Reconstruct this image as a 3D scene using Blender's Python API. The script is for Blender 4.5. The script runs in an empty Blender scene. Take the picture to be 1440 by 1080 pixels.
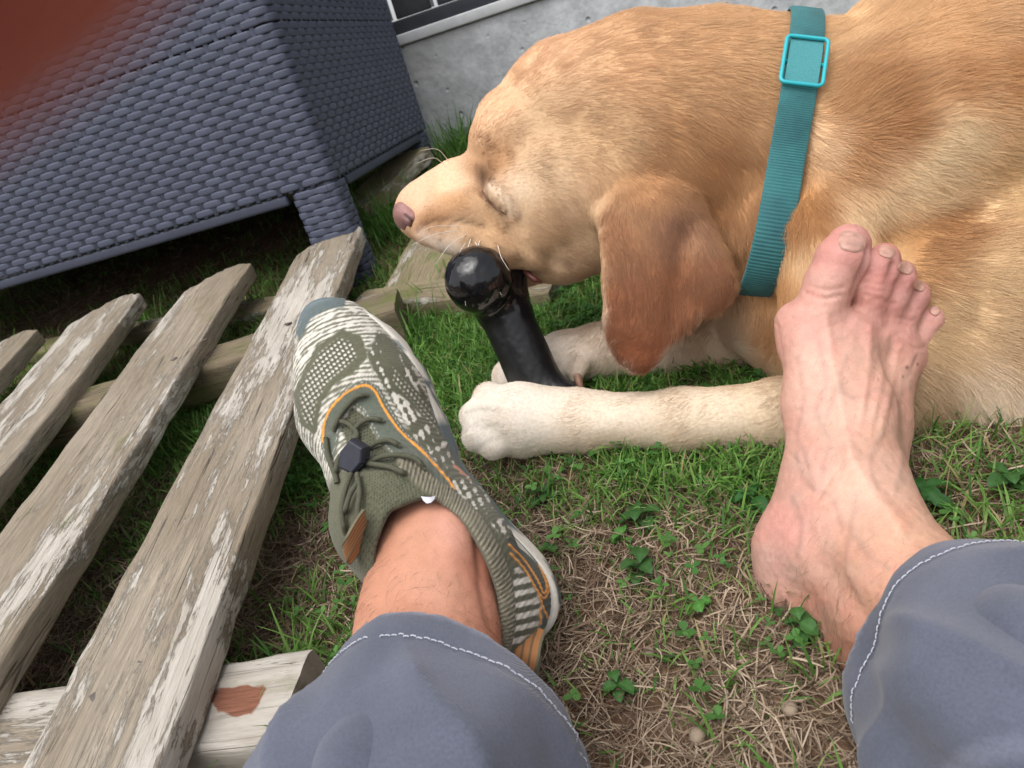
import bpy, math, random
import numpy as np
from mathutils import Matrix, Vector

# ------------------------------------------------------------------ camera, sky, sun, exposure
scene = bpy.context.scene
col = scene.collection
F_PX = 1050.0                                   # focal length in pixels of a 1440 x 1080 frame
_Z = np.array([-764, 2386, 1050.0]); _Z /= np.linalg.norm(_Z)
_Y = np.array([150, 510, -1050.0]); _Y -= _Z * (_Y @ _Z); _Y /= np.linalg.norm(_Y)
_X = np.cross(_Y, _Z)
RC = np.array([_X, _Y, _Z])                     # camera axes -> world axes (world aligned with sofa and wall)
CAM = np.array([0.0, 0.0, 0.41])
cam_data = bpy.data.cameras.new('camera')
cam = bpy.data.objects.new('camera', cam_data)
col.objects.link(cam)
cam.matrix_world = Matrix([list(RC[0]) + [CAM[0]], list(RC[1]) + [CAM[1]], list(RC[2]) + [CAM[2]], [0, 0, 0, 1]])
cam_data.sensor_fit = 'HORIZONTAL'
cam_data.sensor_width = 36.0
cam_data.lens = 36.0 * F_PX / 1440.0
cam_data.clip_start = 0.002
cam_data.clip_end = 300.0
cam_data.dof.use_dof = True
cam_data.dof.focus_distance = 0.56
cam_data.dof.aperture_fstop = (cam_data.lens / 1000.0) / 0.0016     # a phone lens: 1.6 mm pupil
scene.camera = cam

SUN_EL, SUN_AZ = math.radians(66), math.radians(-62)     # from the left, a little behind the viewer
world = bpy.data.worlds.new('World'); scene.world = world
world.use_nodes = True
wn = world.node_tree
for n in list(wn.nodes): wn.nodes.remove(n)
wo = wn.nodes.new('ShaderNodeOutputWorld'); bg = wn.nodes.new('ShaderNodeBackground')
sky = wn.nodes.new('ShaderNodeTexSky'); sky.sky_type = 'NISHITA'; sky.sun_disc = False
sky.sun_elevation = SUN_EL; sky.sun_rotation = math.pi/2 - SUN_AZ + math.pi
sky.air_density = 1.0; sky.dust_density = 4.0; sky.ozone_density = 1.0
hs = wn.nodes.new('ShaderNodeHueSaturation'); hs.inputs['Saturation'].default_value = 0.22   # thin cloud: a pale sky
wn.links.new(sky.outputs[0], hs.inputs['Color']); wn.links.new(hs.outputs[0], bg.inputs['Color'])
bg.inputs['Strength'].default_value = 0.15
wn.links.new(bg.outputs[0], wo.inputs['Surface'])
sun_d = bpy.data.lights.new('sun', 'SUN'); sun = bpy.data.objects.new('sun', sun_d); col.objects.link(sun)
sun_d.energy = 1.05; sun_d.angle = math.radians(65); sun_d.color = (1.0, 0.97, 0.93)
sd = Vector((math.cos(SUN_EL)*math.cos(SUN_AZ)*-1, math.cos(SUN_EL)*math.sin(SUN_AZ), math.sin(SUN_EL)))  # towards the sun
sun.rotation_euler = sd.to_track_quat('Z', 'Y').to_euler(); sun.location = (0, 0, 5)
sky.sun_rotation = math.atan2(sd.x, sd.y)
scene.view_settings.view_transform = 'Standard'
scene.view_settings.look = 'None'
scene.view_settings.gamma = 1.0
scene.view_settings.exposure = 0.62
scene.view_settings.use_curve_mapping = False
scene.render.engine = 'CYCLES'
scene.cycles.max_bounces = 6

rng = np.random.default_rng(7)
random.seed(7)

# ------------------------------------------------------------------ helpers
def P(px, py, d):
    """point of the place seen at a pixel of the 1440 x 1080 frame, d metres along the optical axis"""
    return CAM + RC @ np.array([(px-720)*d/F_PX, -(py-540)*d/F_PX, -d])
def PA(a):
    a = np.asarray(a, float); d = a[..., 2]
    v = np.stack([(a[..., 0]-720)*d/F_PX, -(a[..., 1]-540)*d/F_PX, -d], -1)
    return CAM + v @ RC.T
def to_pix(V):
    v = (np.asarray(V) - CAM) @ RC
    d = -v[..., 2]
    return 720 + F_PX*v[..., 0]/d, 540 - F_PX*v[..., 1]/d, d
SLOPE = 0.155
def _h(i, j, s):
    v = np.sin(i*127.1 + j*311.7 + s*74.7)*43758.5453
    return v - np.floor(v)
def vnoise2(x, y, s=0):
    x = np.asarray(x, float); y = np.asarray(y, float)
    i = np.floor(x); j = np.floor(y); u = x-i; v = y-j
    u = u*u*(3-2*u); v = v*v*(3-2*v)
    return (_h(i, j, s)*(1-u)+_h(i+1, j, s)*u)*(1-v) + (_h(i, j+1, s)*(1-u)+_h(i+1, j+1, s)*u)*v
def fbm2(x, y, s=0, o=4):
    r = 0; a = .5
    for k in range(o):
        r = r + a*vnoise2(x*2**k, y*2**k, s+k*3.1); a *= .5
    return r
def vnoise3(p, s=0):
    p = np.asarray(p, float); i = np.floor(p); u = p-i; u = u*u*(3-2*u)
    def h(a, b, c):
        v = np.sin((i[..., 0]+a)*127.1+(i[..., 1]+b)*311.7+(i[..., 2]+c)*191.3+s*57.3)*43758.5453
        return v-np.floor(v)
    x, y, z = u[..., 0], u[..., 1], u[..., 2]
    c00 = h(0,0,0)*(1-x)+h(1,0,0)*x; c10 = h(0,1,0)*(1-x)+h(1,1,0)*x
    c01 = h(0,0,1)*(1-x)+h(1,0,1)*x; c11 = h(0,1,1)*(1-x)+h(1,1,1)*x
    return (c00*(1-y)+c10*y)*(1-z)+(c01*(1-y)+c11*y)*z
def ground_z(x, y):
    x = np.asarray(x, float); y = np.asarray(y, float)
    base = SLOPE*np.clip(y, -1.2, 1.75)
    near = np.clip(1.5-np.hypot(x+.1, y-.8)/1.6, 0, 1)
    return base + near*(.022*(fbm2(x*6+9, y*6+4, 1)-.47) + .008*(fbm2(x*30, y*30, 2, 2)-.37))
def G(px, py, h=0.0):
    r = P(px, py, 1.0) - CAM
    t = (CAM[2]-h)/(SLOPE*r[1]-r[2]); return CAM + r*t
def lin(c):
    c = np.asarray(c, float); c = np.where(c > 1.0, c/255.0, c) if c.max() > 1.0 else c
    return np.where(c <= .04045, c/12.92, ((c+.055)/1.055)**2.4)
def idw(q, pts, vals, pw=2.5, eps=1e-6):
    """inverse distance interpolation of control values"""
    q = np.asarray(q, float); pts = np.asarray(pts, float); vals = np.asarray(vals, float)
    out = np.zeros((len(q), vals.shape[1])); 
    for a in range(0, len(q), 40000):
        d2 = ((q[a:a+40000, None, :]-pts[None])**2).sum(-1)+eps
        w = d2**(-pw/2); w /= w.sum(1, keepdims=True); out[a:a+40000] = w @ vals
    return out
def sstep(a, b, x):
    t = np.clip((x-a)/(b-a), 0, 1); return t*t*(3-2*t)
def polydist(px, py, poly):
    """signed distance to a polygon, negative inside"""
    poly = np.asarray(poly, float); px = np.asarray(px, float); py = np.asarray(py, float)
    d = np.full(px.shape, 1e18); s = np.ones(px.shape)
    n = len(poly); j = n-1
    for i in range(n):
        e = poly[j]-poly[i]; wx = px-poly[i, 0]; wy = py-poly[i, 1]
        t = np.clip((wx*e[0]+wy*e[1])/(e@e), 0, 1)
        d = np.minimum(d, (wx-e[0]*t)**2+(wy-e[1]*t)**2)
        c1 = py >= poly[i, 1]; c2 = py < poly[j, 1]; c3 = e[0]*wy > e[1]*wx
        s = np.where((c1 & c2 & c3) | (~c1 & ~c2 & ~c3), -s, s); j = i
    return s*np.sqrt(d)
def linedist(px, py, pts):
    pts = np.asarray(pts, float); d = np.full(np.shape(px), 1e18); tt = np.zeros(np.shape(px))
    n = len(pts)-1
    for i in range(n):
        e = pts[i+1]-pts[i]; wx = px-pts[i, 0]; wy = py-pts[i, 1]
        t = np.clip((wx*e[0]+wy*e[1])/(e@e+1e-12), 0, 1)
        q = (wx-e[0]*t)**2+(wy-e[1]*t)**2
        tt = np.where(q < d, (i+t)/n, tt); d = np.minimum(d, q)
    return np.sqrt(d), tt
def spline(pts, n):
    """Catmull-Rom through control points"""
    pts = np.asarray(pts, float); m = len(pts)
    p = np.vstack([2*pts[0]-pts[1], pts, 2*pts[-1]-pts[-2]])
    t = np.linspace(0, m-1-1e-9, n); i = t.astype(int); u = (t-i)[:, None]
    a, b, c, d = p[i], p[i+1], p[i+2], p[i+3]
    return .5*((2*b)+(c-a)*u+(2*a-5*b+4*c-d)*u*u+(3*b-a-3*c+d)*u**3)

def mesh_np(name, V, faces, cols=None, smooth=True, uv=None):
    """faces: list of int arrays (n,3) or (n,4)"""
    V = np.asarray(V, np.float32); faces = [np.asarray(f, np.int32) for f in faces if len(f)]
    me = bpy.data.meshes.new(name)
    me.vertices.add(len(V)); me.vertices.foreach_set('co', V.ravel())
    nl = sum(f.size for f in faces); nf = sum(len(f) for f in faces)
    me.loops.add(nl); me.polygons.add(nf)
    me.loops.foreach_set('vertex_index', np.concatenate([f.ravel() for f in faces]))
    st = []; o = 0
    for f in faces:
        st.append(o+np.arange(len(f))*f.shape[1]); o += f.size
    me.polygons.foreach_set('loop_start', np.concatenate(st).astype(np.int32))
    me.polygons.foreach_set('use_smooth', np.full(nf, bool(smooth)))
    if cols is not None:
        at = me.attributes.new('Col', 'FLOAT_COLOR', 'POINT')
        c = np.ones((len(V), 4), np.float32); c[:, :3] = cols
        at.data.foreach_set('color', c.ravel())
    me.update(calc_edges=True); me.validate()
    return me
def obj(name, me, mat=None, parent=None, loc=None, rot=None):
    o = bpy.data.objects.new(name, me); col.objects.link(o)
    if mat is not None and me is not None and len(me.materials) == 0: me.materials.append(mat)
    if parent is not None: o.parent = parent
    if loc is not None: o.location = loc
    if rot is not None: o.rotation_euler = rot
    return o
def tag(o, label=None, cat=None, group=None, kind=None):
    if label: o['label'] = label
    if cat: o['category'] = cat
    if group: o['group'] = group
    if kind: o['kind'] = kind
    return o
def empty(name, loc=(0, 0, 0)):
    o = bpy.data.objects.new(name, None); col.objects.link(o); o.location = loc; o.empty_display_size = .05
    return o
def grid_faces(nu, nv, close_v=False, close_u=False):
    i = np.arange(nu if close_u else nu-1)[:, None]; j = np.arange(nv if close_v else nv-1)[None]
    a = i*nv+j; b = ((i+1) % nu)*nv+j; c = ((i+1) % nu)*nv+(j+1) % nv; d = i*nv+(j+1) % nv
    return np.stack([a, b, c, d], -1).reshape(-1, 4)
def frames(path):
    """parallel transport frames along a path"""
    path = np.asarray(path, float); t = np.gradient(path, axis=0); t /= np.linalg.norm(t, axis=1, keepdims=True)+1e-12
    n = np.cross(t[0], [0.3, 0.5, 0.81]); n /= np.linalg.norm(n)
    N = []
    for k in range(len(path)):
        n = n - t[k]*(n@t[k]); n /= np.linalg.norm(n); N.append(n)
    N = np.array(N); return t, N, np.cross(t, N)
def tube_np(path, r, nv=10, cap=True):
    path = np.asarray(path, float); r = np.broadcast_to(np.asarray(r, float), (len(path),))
    t, N, B = frames(path); a = np.arange(nv)*2*np.pi/nv
    V = path[:, None]+r[:, None, None]*(np.cos(a)[None, :, None]*N[:, None]+np.sin(a)[None, :, None]*B[:, None])
    F = [grid_faces(len(path), nv, close_v=True)]; V = V.reshape(-1, 3)
    if cap:
        n = len(path); V = np.vstack([V, path[:1], path[-1:]]); j = np.arange(nv)
        F.append(np.stack([np.full(nv, n*nv), (j+1) % nv, j], 1))
        F.append(np.stack([np.full(nv, n*nv+1), (n-1)*nv+j, (n-1)*nv+(j+1) % nv], 1))
    return V, F
def join_np(parts):
    V = []; F3 = []; F4 = []; o = 0
    for v, fs in parts:
        V.append(v)
        for f in fs:
            f = np.asarray(f)
            if len(f): (F3 if f.shape[1] == 3 else F4).append(f+o)
        o += len(v)
    return np.vstack(V), ([np.vstack(F4)] if F4 else [])+([np.vstack(F3)] if F3 else [])
def rbox(sx, sy, sz, r=.003, n=2):
    """rounded box mesh, centred"""
    import bmesh
    bm = bmesh.new(); bmesh.ops.create_cube(bm, size=1)
    for v in bm.verts: v.co = (v.co.x*sx, v.co.y*sy, v.co.z*sz)
    bmesh.ops.bevel(bm, geom=list(bm.edges), offset=r, segments=n, profile=.6, affect='EDGES')
    me = bpy.data.meshes.new('rounded_box'); bm.to_mesh(me); bm.free()
    me.polygons.foreach_set('use_smooth', np.ones(len(me.polygons), bool))
    return me

# ---- implicit surfaces: bodies, feet and shoe are grown from blended round cones
class Field:
    def __init__(s, lo, hi, h):
        s.lo = np.array(lo, float); s.h = h
        s.n = np.ceil((np.array(hi)-s.lo)/h).astype(int)+1
        s.f = np.full(s.n, .06, np.float32)
    def box(s, lo, hi):
        a = np.clip(np.floor((np.array(lo)-s.lo)/s.h).astype(int), 0, s.n); b = np.clip(np.ceil((np.array(hi)-s.lo)/s.h).astype(int)+1, 0, s.n)
        if (b <= a).any(): return None, None
        sl = tuple(slice(i, j) for i, j in zip(a, b))
        ax = [(s.lo[i]+np.arange(a[i], b[i])*s.h).astype(np.float32) for i in range(3)]
        return sl, np.stack(np.meshgrid(*ax, indexing='ij'), -1)
    def blend(s, sl, d, k, op='add'):
        f = s.f[sl]
        if op == 'add':
            h = np.clip(.5+.5*(f-d)/k, 0, 1); s.f[sl] = f*(1-h)+d*h-k*h*(1-h)
        else:
            d = -d; h = np.clip(.5-.5*(f-d)/k, 0, 1); s.f[sl] = f*(1-h)+d*h+k*h*(1-h)
    def cone(s, a, b, ra, rb, k=.01, op='add', sq=None):
        """round cone; sq=(axis, factor): squashed along a world direction"""
        a = np.asarray(a, float); b = np.asarray(b, float); m = max(ra, rb)*1.15+k+3*s.h+.012
        if sq is not None: m *= max(1, sq[1])
        sl, p = s.box(np.minimum(a, b)-m, np.maximum(a, b)+m)
        if sl is None: return
        if sq is not None:
            ax = np.asarray(sq[0], float); ax = ax/np.linalg.norm(ax); c = (a+b)/2
            def tr(q): 
                e = (q-c)@ax; return q+((e/sq[1])-e)[..., None]*ax
            p = tr(p); a = tr(a[None])[0]; b = tr(b[None])[0]
        e = b-a; l2 = max(e@e, 1e-12); t = np.clip(((p-a)@e)/l2, 0, 1)
        # shift along the axis for a true round cone
        q = p-a-t[..., None]*e
        d = np.sqrt((q*q).sum(-1))-(ra+(rb-ra)*t)
        s.blend(sl, d.astype(np.float32), k, op)
    def chain(s, pts, k=.01, op='add', sq=None):
        for (a, ra), (b, rb) in zip(pts[:-1], pts[1:]): s.cone(a, b, ra, rb, k, op, sq)
    def ell(s, c, axes, rad, k=.01, op='add'):
        c = np.asarray(c, float); A = np.asarray(axes, float); rad = np.asarray(rad, float)
        A = A/np.linalg.norm(A, axis=1, keepdims=True)
        m = rad.max()+k+3*s.h+.01
        sl, p = s.box(c-m, c+m)
        if sl is None: return
        q = (p-c)@A.T; k0 = np.sqrt(((q/rad)**2).sum(-1))+1e-9; k1 = np.sqrt(((q/rad**2)**2).sum(-1))+1e-9
        s.blend(sl, (k0*(k0-1)/k1).astype(np.float32), k, op)
    def custom(s, lo, hi, fn, k=.01, op='add'):
        sl, p = s.box(lo, hi)
        if sl is None: return
        s.blend(sl, fn(p).astype(np.float32), k, op)
    def mesh(s, smooth=2):
        f = s.f; ins = f < 0
        n = np.array(f.shape)
        cnt = np.zeros(n-1, np.int8)
        corners = [(i, j, k) for i in (0, 1) for j in (0, 1) for k in (0, 1)]
        def sub(a, c): return a[c[0]:n[0]-1+c[0], c[1]:n[1]-1+c[1], c[2]:n[2]-1+c[2]]
        for c in corners: cnt += sub(ins, c)
        act = np.argwhere((cnt > 0) & (cnt < 8))
        acc = np.zeros((len(act), 3)); w = np.zeros(len(act))
        vals = {c: f[act[:, 0]+c[0], act[:, 1]+c[1], act[:, 2]+c[2]] for c in corners}
        for c in corners:
            for ax in range(3):
                if c[ax]: continue
                c2 = list(c); c2[ax] = 1; c2 = tuple(c2)
                a, b = vals[c], vals[c2]; m = (a < 0) != (b < 0)
                t = np.where(m, a/np.where(m, a-b, 1), 0)
                pt = np.repeat(np.array(c, float)[None], len(act), 0); pt[:, ax] += t
                acc += pt*m[:, None]; w += m
        V = s.lo+(act+acc/w[:, None])*s.h
        idx = np.full(n-1, -1, np.int32); idx[tuple(act.T)] = np.arange(len(act))
        F = []
        for ax in range(3):
            o = [i for i in range(3) if i != ax]
            a = f; sl0 = [slice(None)]*3; sl1 = [slice(None)]*3; sl0[ax] = slice(0, -1); sl1[ax] = slice(1, None)
            cr = np.argwhere(ins[tuple(sl0)] != ins[tuple(sl1)])
            ok = (cr[:, o[0]] > 0) & (cr[:, o[1]] > 0) & (cr[:, o[0]] < n[o[0]]-1) & (cr[:, o[1]] < n[o[1]]-1); cr = cr[ok]
            def cell(d0, d1):
                q = cr.copy(); q[:, o[0]] += d0; q[:, o[1]] += d1; return idx[q[:, 0], q[:, 1], q[:, 2]]
            quad = np.stack([cell(-1, -1), cell(0, -1), cell(0, 0), cell(-1, 0)], 1)
            pos = ins[cr[:, 0], cr[:, 1], cr[:, 2]]
            if ax == 1: pos = ~pos
            quad[~pos] = quad[~pos][:, ::-1]
            F.append(quad[(quad >= 0).all(1)])
        F = np.vstack(F)
        for _ in range(smooth): V = lap(V, F)
        return V, F
def lap(V, F, lam=.5):
    acc = np.zeros_like(V); cnt = np.zeros(len(V))
    for i in range(F.shape[1]):
        a = F[:, i]; b = F[:, (i+1) % F.shape[1]]
        for k in range(3):
            acc[:, k] += np.bincount(a, V[b, k], len(V))+np.bincount(b, V[a, k], len(V))
        cnt += np.bincount(a, minlength=len(V))+np.bincount(b, minlength=len(V))
    return V*(1-lam)+lam*acc/np.maximum(cnt, 1)[:, None]
def vnormals(V, F):
    n = np.cross(V[F[:, 2]]-V[F[:, 0]], V[F[:, 3 if F.shape[1] == 4 else 1]]-V[F[:, 1 if F.shape[1] == 4 else 0]]) if F.shape[1] == 4 else np.cross(V[F[:, 1]]-V[F[:, 0]], V[F[:, 2]]-V[F[:, 0]])
    N = np.zeros_like(V)
    for i in range(F.shape[1]):
        for k in range(3): N[:, k] += np.bincount(F[:, i], n[:, k], len(V))
    return N/(np.linalg.norm(N, axis=1, keepdims=True)+1e-12)
def sample_surface(V, F, n, wfun=None):
    """random points on a quad mesh: positions, normals"""
    T = np.vstack([F[:, [0, 1, 2]], F[:, [0, 2, 3]]])
    nn = np.cross(V[T[:, 1]]-V[T[:, 0]], V[T[:, 2]]-V[T[:, 0]]); ar = np.linalg.norm(nn, axis=1)
    if wfun is not None: ar = ar*wfun(V[T].mean(1), nn/(ar[:, None]+1e-15))
    cs = np.cumsum(ar); t = np.searchsorted(cs, rng.random(n)*cs[-1])
    t = np.clip(t, 0, len(T)-1); u = np.sqrt(rng.random(n)); v = rng.random(n)
    w = np.stack([1-u, u*(1-v), u*v], 1)
    VN = vnormals(V, F)
    p = (V[T[t]]*w[..., None]).sum(1); m = (VN[T[t]]*w[..., None]).sum(1)
    return p, m/(np.linalg.norm(m, axis=1, keepdims=True)+1e-12)
def hair_obj(name, strands, radius, cols, mat, parent=None, tip=.25):
    """strands (n, k, 3) -> a Curves object; colour per strand"""
    n, k, _ = strands.shape
    hc = bpy.data.hair_curves.new(name)
    hc.add_curves([k]*n)
    hc.attributes['position'].data.foreach_set('vector', strands.astype(np.float32).ravel())
    ra = hc.attributes.get('radius') or hc.attributes.new('radius', 'FLOAT', 'POINT')
    prof = np.linspace(1, tip, k); r = np.broadcast_to(np.asarray(radius, float).reshape(-1, 1), (n, 1))*prof
    ra.data.foreach_set('value', r.astype(np.float32).ravel())
    at = hc.attributes.new('Col', 'FLOAT_COLOR', 'CURVE')
    c = np.ones((n, 4), np.float32); c[:, :3] = cols; at.data.foreach_set('color', c.ravel())
    o = bpy.data.objects.new(name, hc); col.objects.link(o); hc.materials.append(mat)
    if parent is not None: o.parent = parent
    return o

# ---- materials
def new_mat(name):
    m = bpy.data.materials.new(name); m.use_nodes = True
    return m, m.node_tree, m.node_tree.nodes['Principled BSDF']
def nd(nt, typ, ins=None, **props):
    n = nt.nodes.new(typ)
    for k, v in props.items(): setattr(n, k, v)
    for k, v in (ins or {}).items():
        if isinstance(v, bpy.types.NodeSocket): nt.links.new(v, n.inputs[k])
        else: n.inputs[k].default_value = v
    return n
def ramp(nt, fac, stops, interp='LINEAR'):
    n = nt.nodes.new('ShaderNodeValToRGB'); n.color_ramp.interpolation = interp
    e = n.color_ramp.elements
    while len(e) < len(stops): e.new(.5)
    for x, (p, c) in zip(e, stops):
        x.position = p; x.color = (*c, 1) if len(c) == 3 else c
    nt.links.new(fac, n.inputs[0]); return n.outputs[0]
def mixc(nt, fac, a, b, mode='MIX'):
    n = nt.nodes.new('ShaderNodeMix'); n.data_type = 'RGBA'; n.blend_type = mode
    for i, v in ((0, fac), (6, a), (7, b)):
        if isinstance(v, bpy.types.NodeSocket): nt.links.new(v, n.inputs[i])
        elif i == 0: n.inputs[0].default_value = v
        else: n.inputs[i].default_value = (*v, 1) if len(v) == 3 else v
    return n.outputs[2]
def noise(nt, vec, scale, detail=4, rough=.55, out='Fac', dist=0.0):
    n = nd(nt, 'ShaderNodeTexNoise', {'Scale': scale, 'Detail': detail, 'Roughness': rough, 'Distortion': dist})
    nt.links.new(vec, n.inputs['Vector']); return n.outputs[out]
def mapped(nt, sc=(1, 1, 1), coord='Object'):
    tc = nt.nodes.new('ShaderNodeTexCoord'); mp = nd(nt, 'ShaderNodeMapping', {'Scale': sc})
    nt.links.new(tc.outputs[coord], mp.inputs['Vector']); return mp.outputs[0]
def bump(nt, bs, height, strength=.3, dist=.002):
    b = nd(nt, 'ShaderNodeBump', {'Strength': strength, 'Distance': dist}); nt.links.new(height, b.inputs['Height'])
    nt.links.new(b.outputs[0], bs.inputs['Normal']); return b
def flat_mat(name, c, rough=.6, nscale=60, nstr=.15, bstr=.2, bdist=.0006, spec=.4, cmap='Object'):
    """plain colour with fine mottling and relief"""
    m, nt, bs = new_mat(name); v = mapped(nt, coord=cmap)
    f = noise(nt, v, nscale, 5); c = np.array(lin(c))
    nt.links.new(ramp(nt, f, [(.25, tuple(c*(1-nstr))), (.75, tuple(np.clip(c*(1+nstr), 0, 1)))]), bs.inputs['Base Color'])
    bs.inputs['Roughness'].default_value = rough; bs.inputs['Specular IOR Level'].default_value = spec
    bump(nt, bs, noise(nt, v, nscale*6, 3), bstr, bdist)
    return m
def vc_mat(name, rough=.7, nscale=300, nstr=.12, bstr=.15, bdist=.0004, spec=.35, sheen=0, sss=0):
    """colour from the surface's own pigment attribute, with fine mottling"""
    m, nt, bs = new_mat(name)
    at = nd(nt, 'ShaderNodeAttribute', attribute_name='Col'); v = mapped(nt)
    f = noise(nt, v, nscale, 4)
    k = ramp(nt, f, [(.25, (1-nstr,)*3), (.75, (1+nstr,)*3)])
    nt.links.new(mixc(nt, 1.0, at.outputs['Color'], k, 'MULTIPLY'), bs.inputs['Base Color'])
    bs.inputs['Roughness'].default_value = rough; bs.inputs['Specular IOR Level'].default_value = spec
    if sheen: bs.inputs['Sheen Weight'].default_value = sheen
    if sss:
        bs.inputs['Subsurface Weight'].default_value = sss; bs.inputs['Subsurface Radius'].default_value = (1, .35, .2); bs.inputs['Subsurface Scale'].default_value = .004
    bump(nt, bs, noise(nt, v, nscale*4, 3), bstr, bdist)
    return m
# ================================================================== ground
def soil_mat():
    m, nt, bs = new_mat('soil'); v = mapped(nt)
    a = noise(nt, v, 9, 6, .6); b = noise(nt, v, 70, 6, .65); c = noise(nt, v, 420, 3)
    c1 = ramp(nt, b, [(.25, tuple(lin((62, 47, 36)))), (.5, tuple(lin((104, 84, 66)))), (.8, tuple(lin((142, 121, 98))))])
    c2 = mixc(nt, ramp(nt, a, [(.4, (0, 0, 0)), (.65, (1, 1, 1))]), c1, lin((92, 68, 52)))
    nt.links.new(mixc(nt, .35, c2, ramp(nt, c, [(.3, (.4, .4, .4)), (.7, (1.4, 1.35, 1.3))]), 'MULTIPLY'), bs.inputs['Base Color'])
    bs.inputs['Roughness'].default_value = .95; bs.inputs['Specular IOR Level'].default_value = .15
    bump(nt, bs, b, .8, .006)
    return m
M_soil = soil_mat()
def ground():
    gx = np.concatenate([-np.geomspace(60, 1.75, 14), np.linspace(-1.7, 1.3, 230), np.geomspace(1.35, 60, 14)])
    gy = np.concatenate([-np.geomspace(60, .7, 12), np.linspace(-.6, 1.9, 190), np.geomspace(2, 80, 14)])
    X, Y = np.meshgrid(gx, gy, indexing='ij')
    V = np.stack([X, Y, ground_z(X, Y)], -1).reshape(-1, 3)
    f = grid_faces(len(gx), len(gy))
    tag(obj('ground', mesh_np('ground', V, [f]), M_soil), kind='structure')
ground()

# ================================================================== concrete wall with slatted fence
WALL_Y = 1.73
def wall():
    m, nt, bs = new_mat('concrete'); v = mapped(nt)
    a = noise(nt, v, 3, 6, .6); b = noise(nt, v, 26, 6, .7); c = noise(nt, v, 130, 4, .6)
    base = ramp(nt, b, [(.3, tuple(lin((150, 153, 157)))), (.55, tuple(lin((184, 187, 191)))), (.75, tuple(lin((204, 207, 211))))])
    nt.links.new(mixc(nt, ramp(nt, a, [(.35, (0, 0, 0)), (.7, (.55,)*3)]), base, lin((156, 155, 152))), bs.inputs['Base Color'])
    bs.inputs['Roughness'].default_value = .85
    # air holes in the cast face
    vo = nd(nt, 'ShaderNodeTexVoronoi', {'Scale': 26.0, 'Randomness': 1.0}); nt.links.new(v, vo.inputs['Vector'])
    hole = ramp(nt, vo.outputs['Distance'], [(.06, (0, 0, 0)), (.16, (1, 1, 1))])
    hsum = nd(nt, 'ShaderNodeMath', {0: hole, 1: noise(nt, v, 40, 5)}, operation='ADD')
    bump(nt, bs, hsum.outputs[0], .9, .004)
    top = P(640, 40, 1)-CAM; top = CAM+top*(WALL_Y/top[1]); zt = top[2]
    root = empty('concrete_wall', (0, WALL_Y, .25)); tag(root, 'grey cast concrete wall with small air holes at the back of the garden', 'wall')
    def sub(name, me, mat, c): return obj(name, me, mat, root, loc=(c[0], c[1]-WALL_Y, c[2]-.25))
    L = 4.2
    for i in range(-1, 2):                       # cast bays with a joint between them
        sub('wall_panel', rbox(2.096, .12, zt-.02, .004), m, (i*2.1+.45, WALL_Y+.06, (zt+.02)/2))
    cap = flat_mat('wall_cap', (196, 198, 200), .6, 30, .12)
    for i in range(-3, 4):
        sub('capstone', rbox(.894, .15, .022, .003), cap, (i*.9+.42, WALL_Y+.068, zt+.012))
    fr = empty('slat_fence', (0, WALL_Y+.08, zt+.022)); tag(fr, 'dark slatted metal fence standing on top of the concrete wall', 'fence')
    mf = flat_mat('fence_metal', (44, 47, 53), .5, 40, .15); ms = flat_mat('fence_slat', (62, 64, 68), .7, 90, .2)
    br = rbox(4.4, .03, .03, .003)
    obj('bottom_rail', br, mf, fr, loc=(.3, -.02, .017))
    obj('top_rail', br, mf, fr, loc=(.3, -.02, .95))
    sl = rbox(.082, .012, .9, .002); wt = rbox(.006, .006, .9, .001)
    mw = flat_mat('fence_wire', (112, 116, 120), .4, 40, .1)
    for k in range(44):
        obj('slat', sl, ms, fr, loc=(-1.7+k*.098, -.01, .485))
        obj('wire', wt, mw, fr, loc=(-1.651+k*.098, -.028, .485))
    po = rbox(.05, .05, 1.0, .003)
    for k in range(3): obj('post', po, mf, fr, loc=(-1.55+k*1.9, .03, .5))
    return zt
WALL_TOP = wall()

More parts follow.
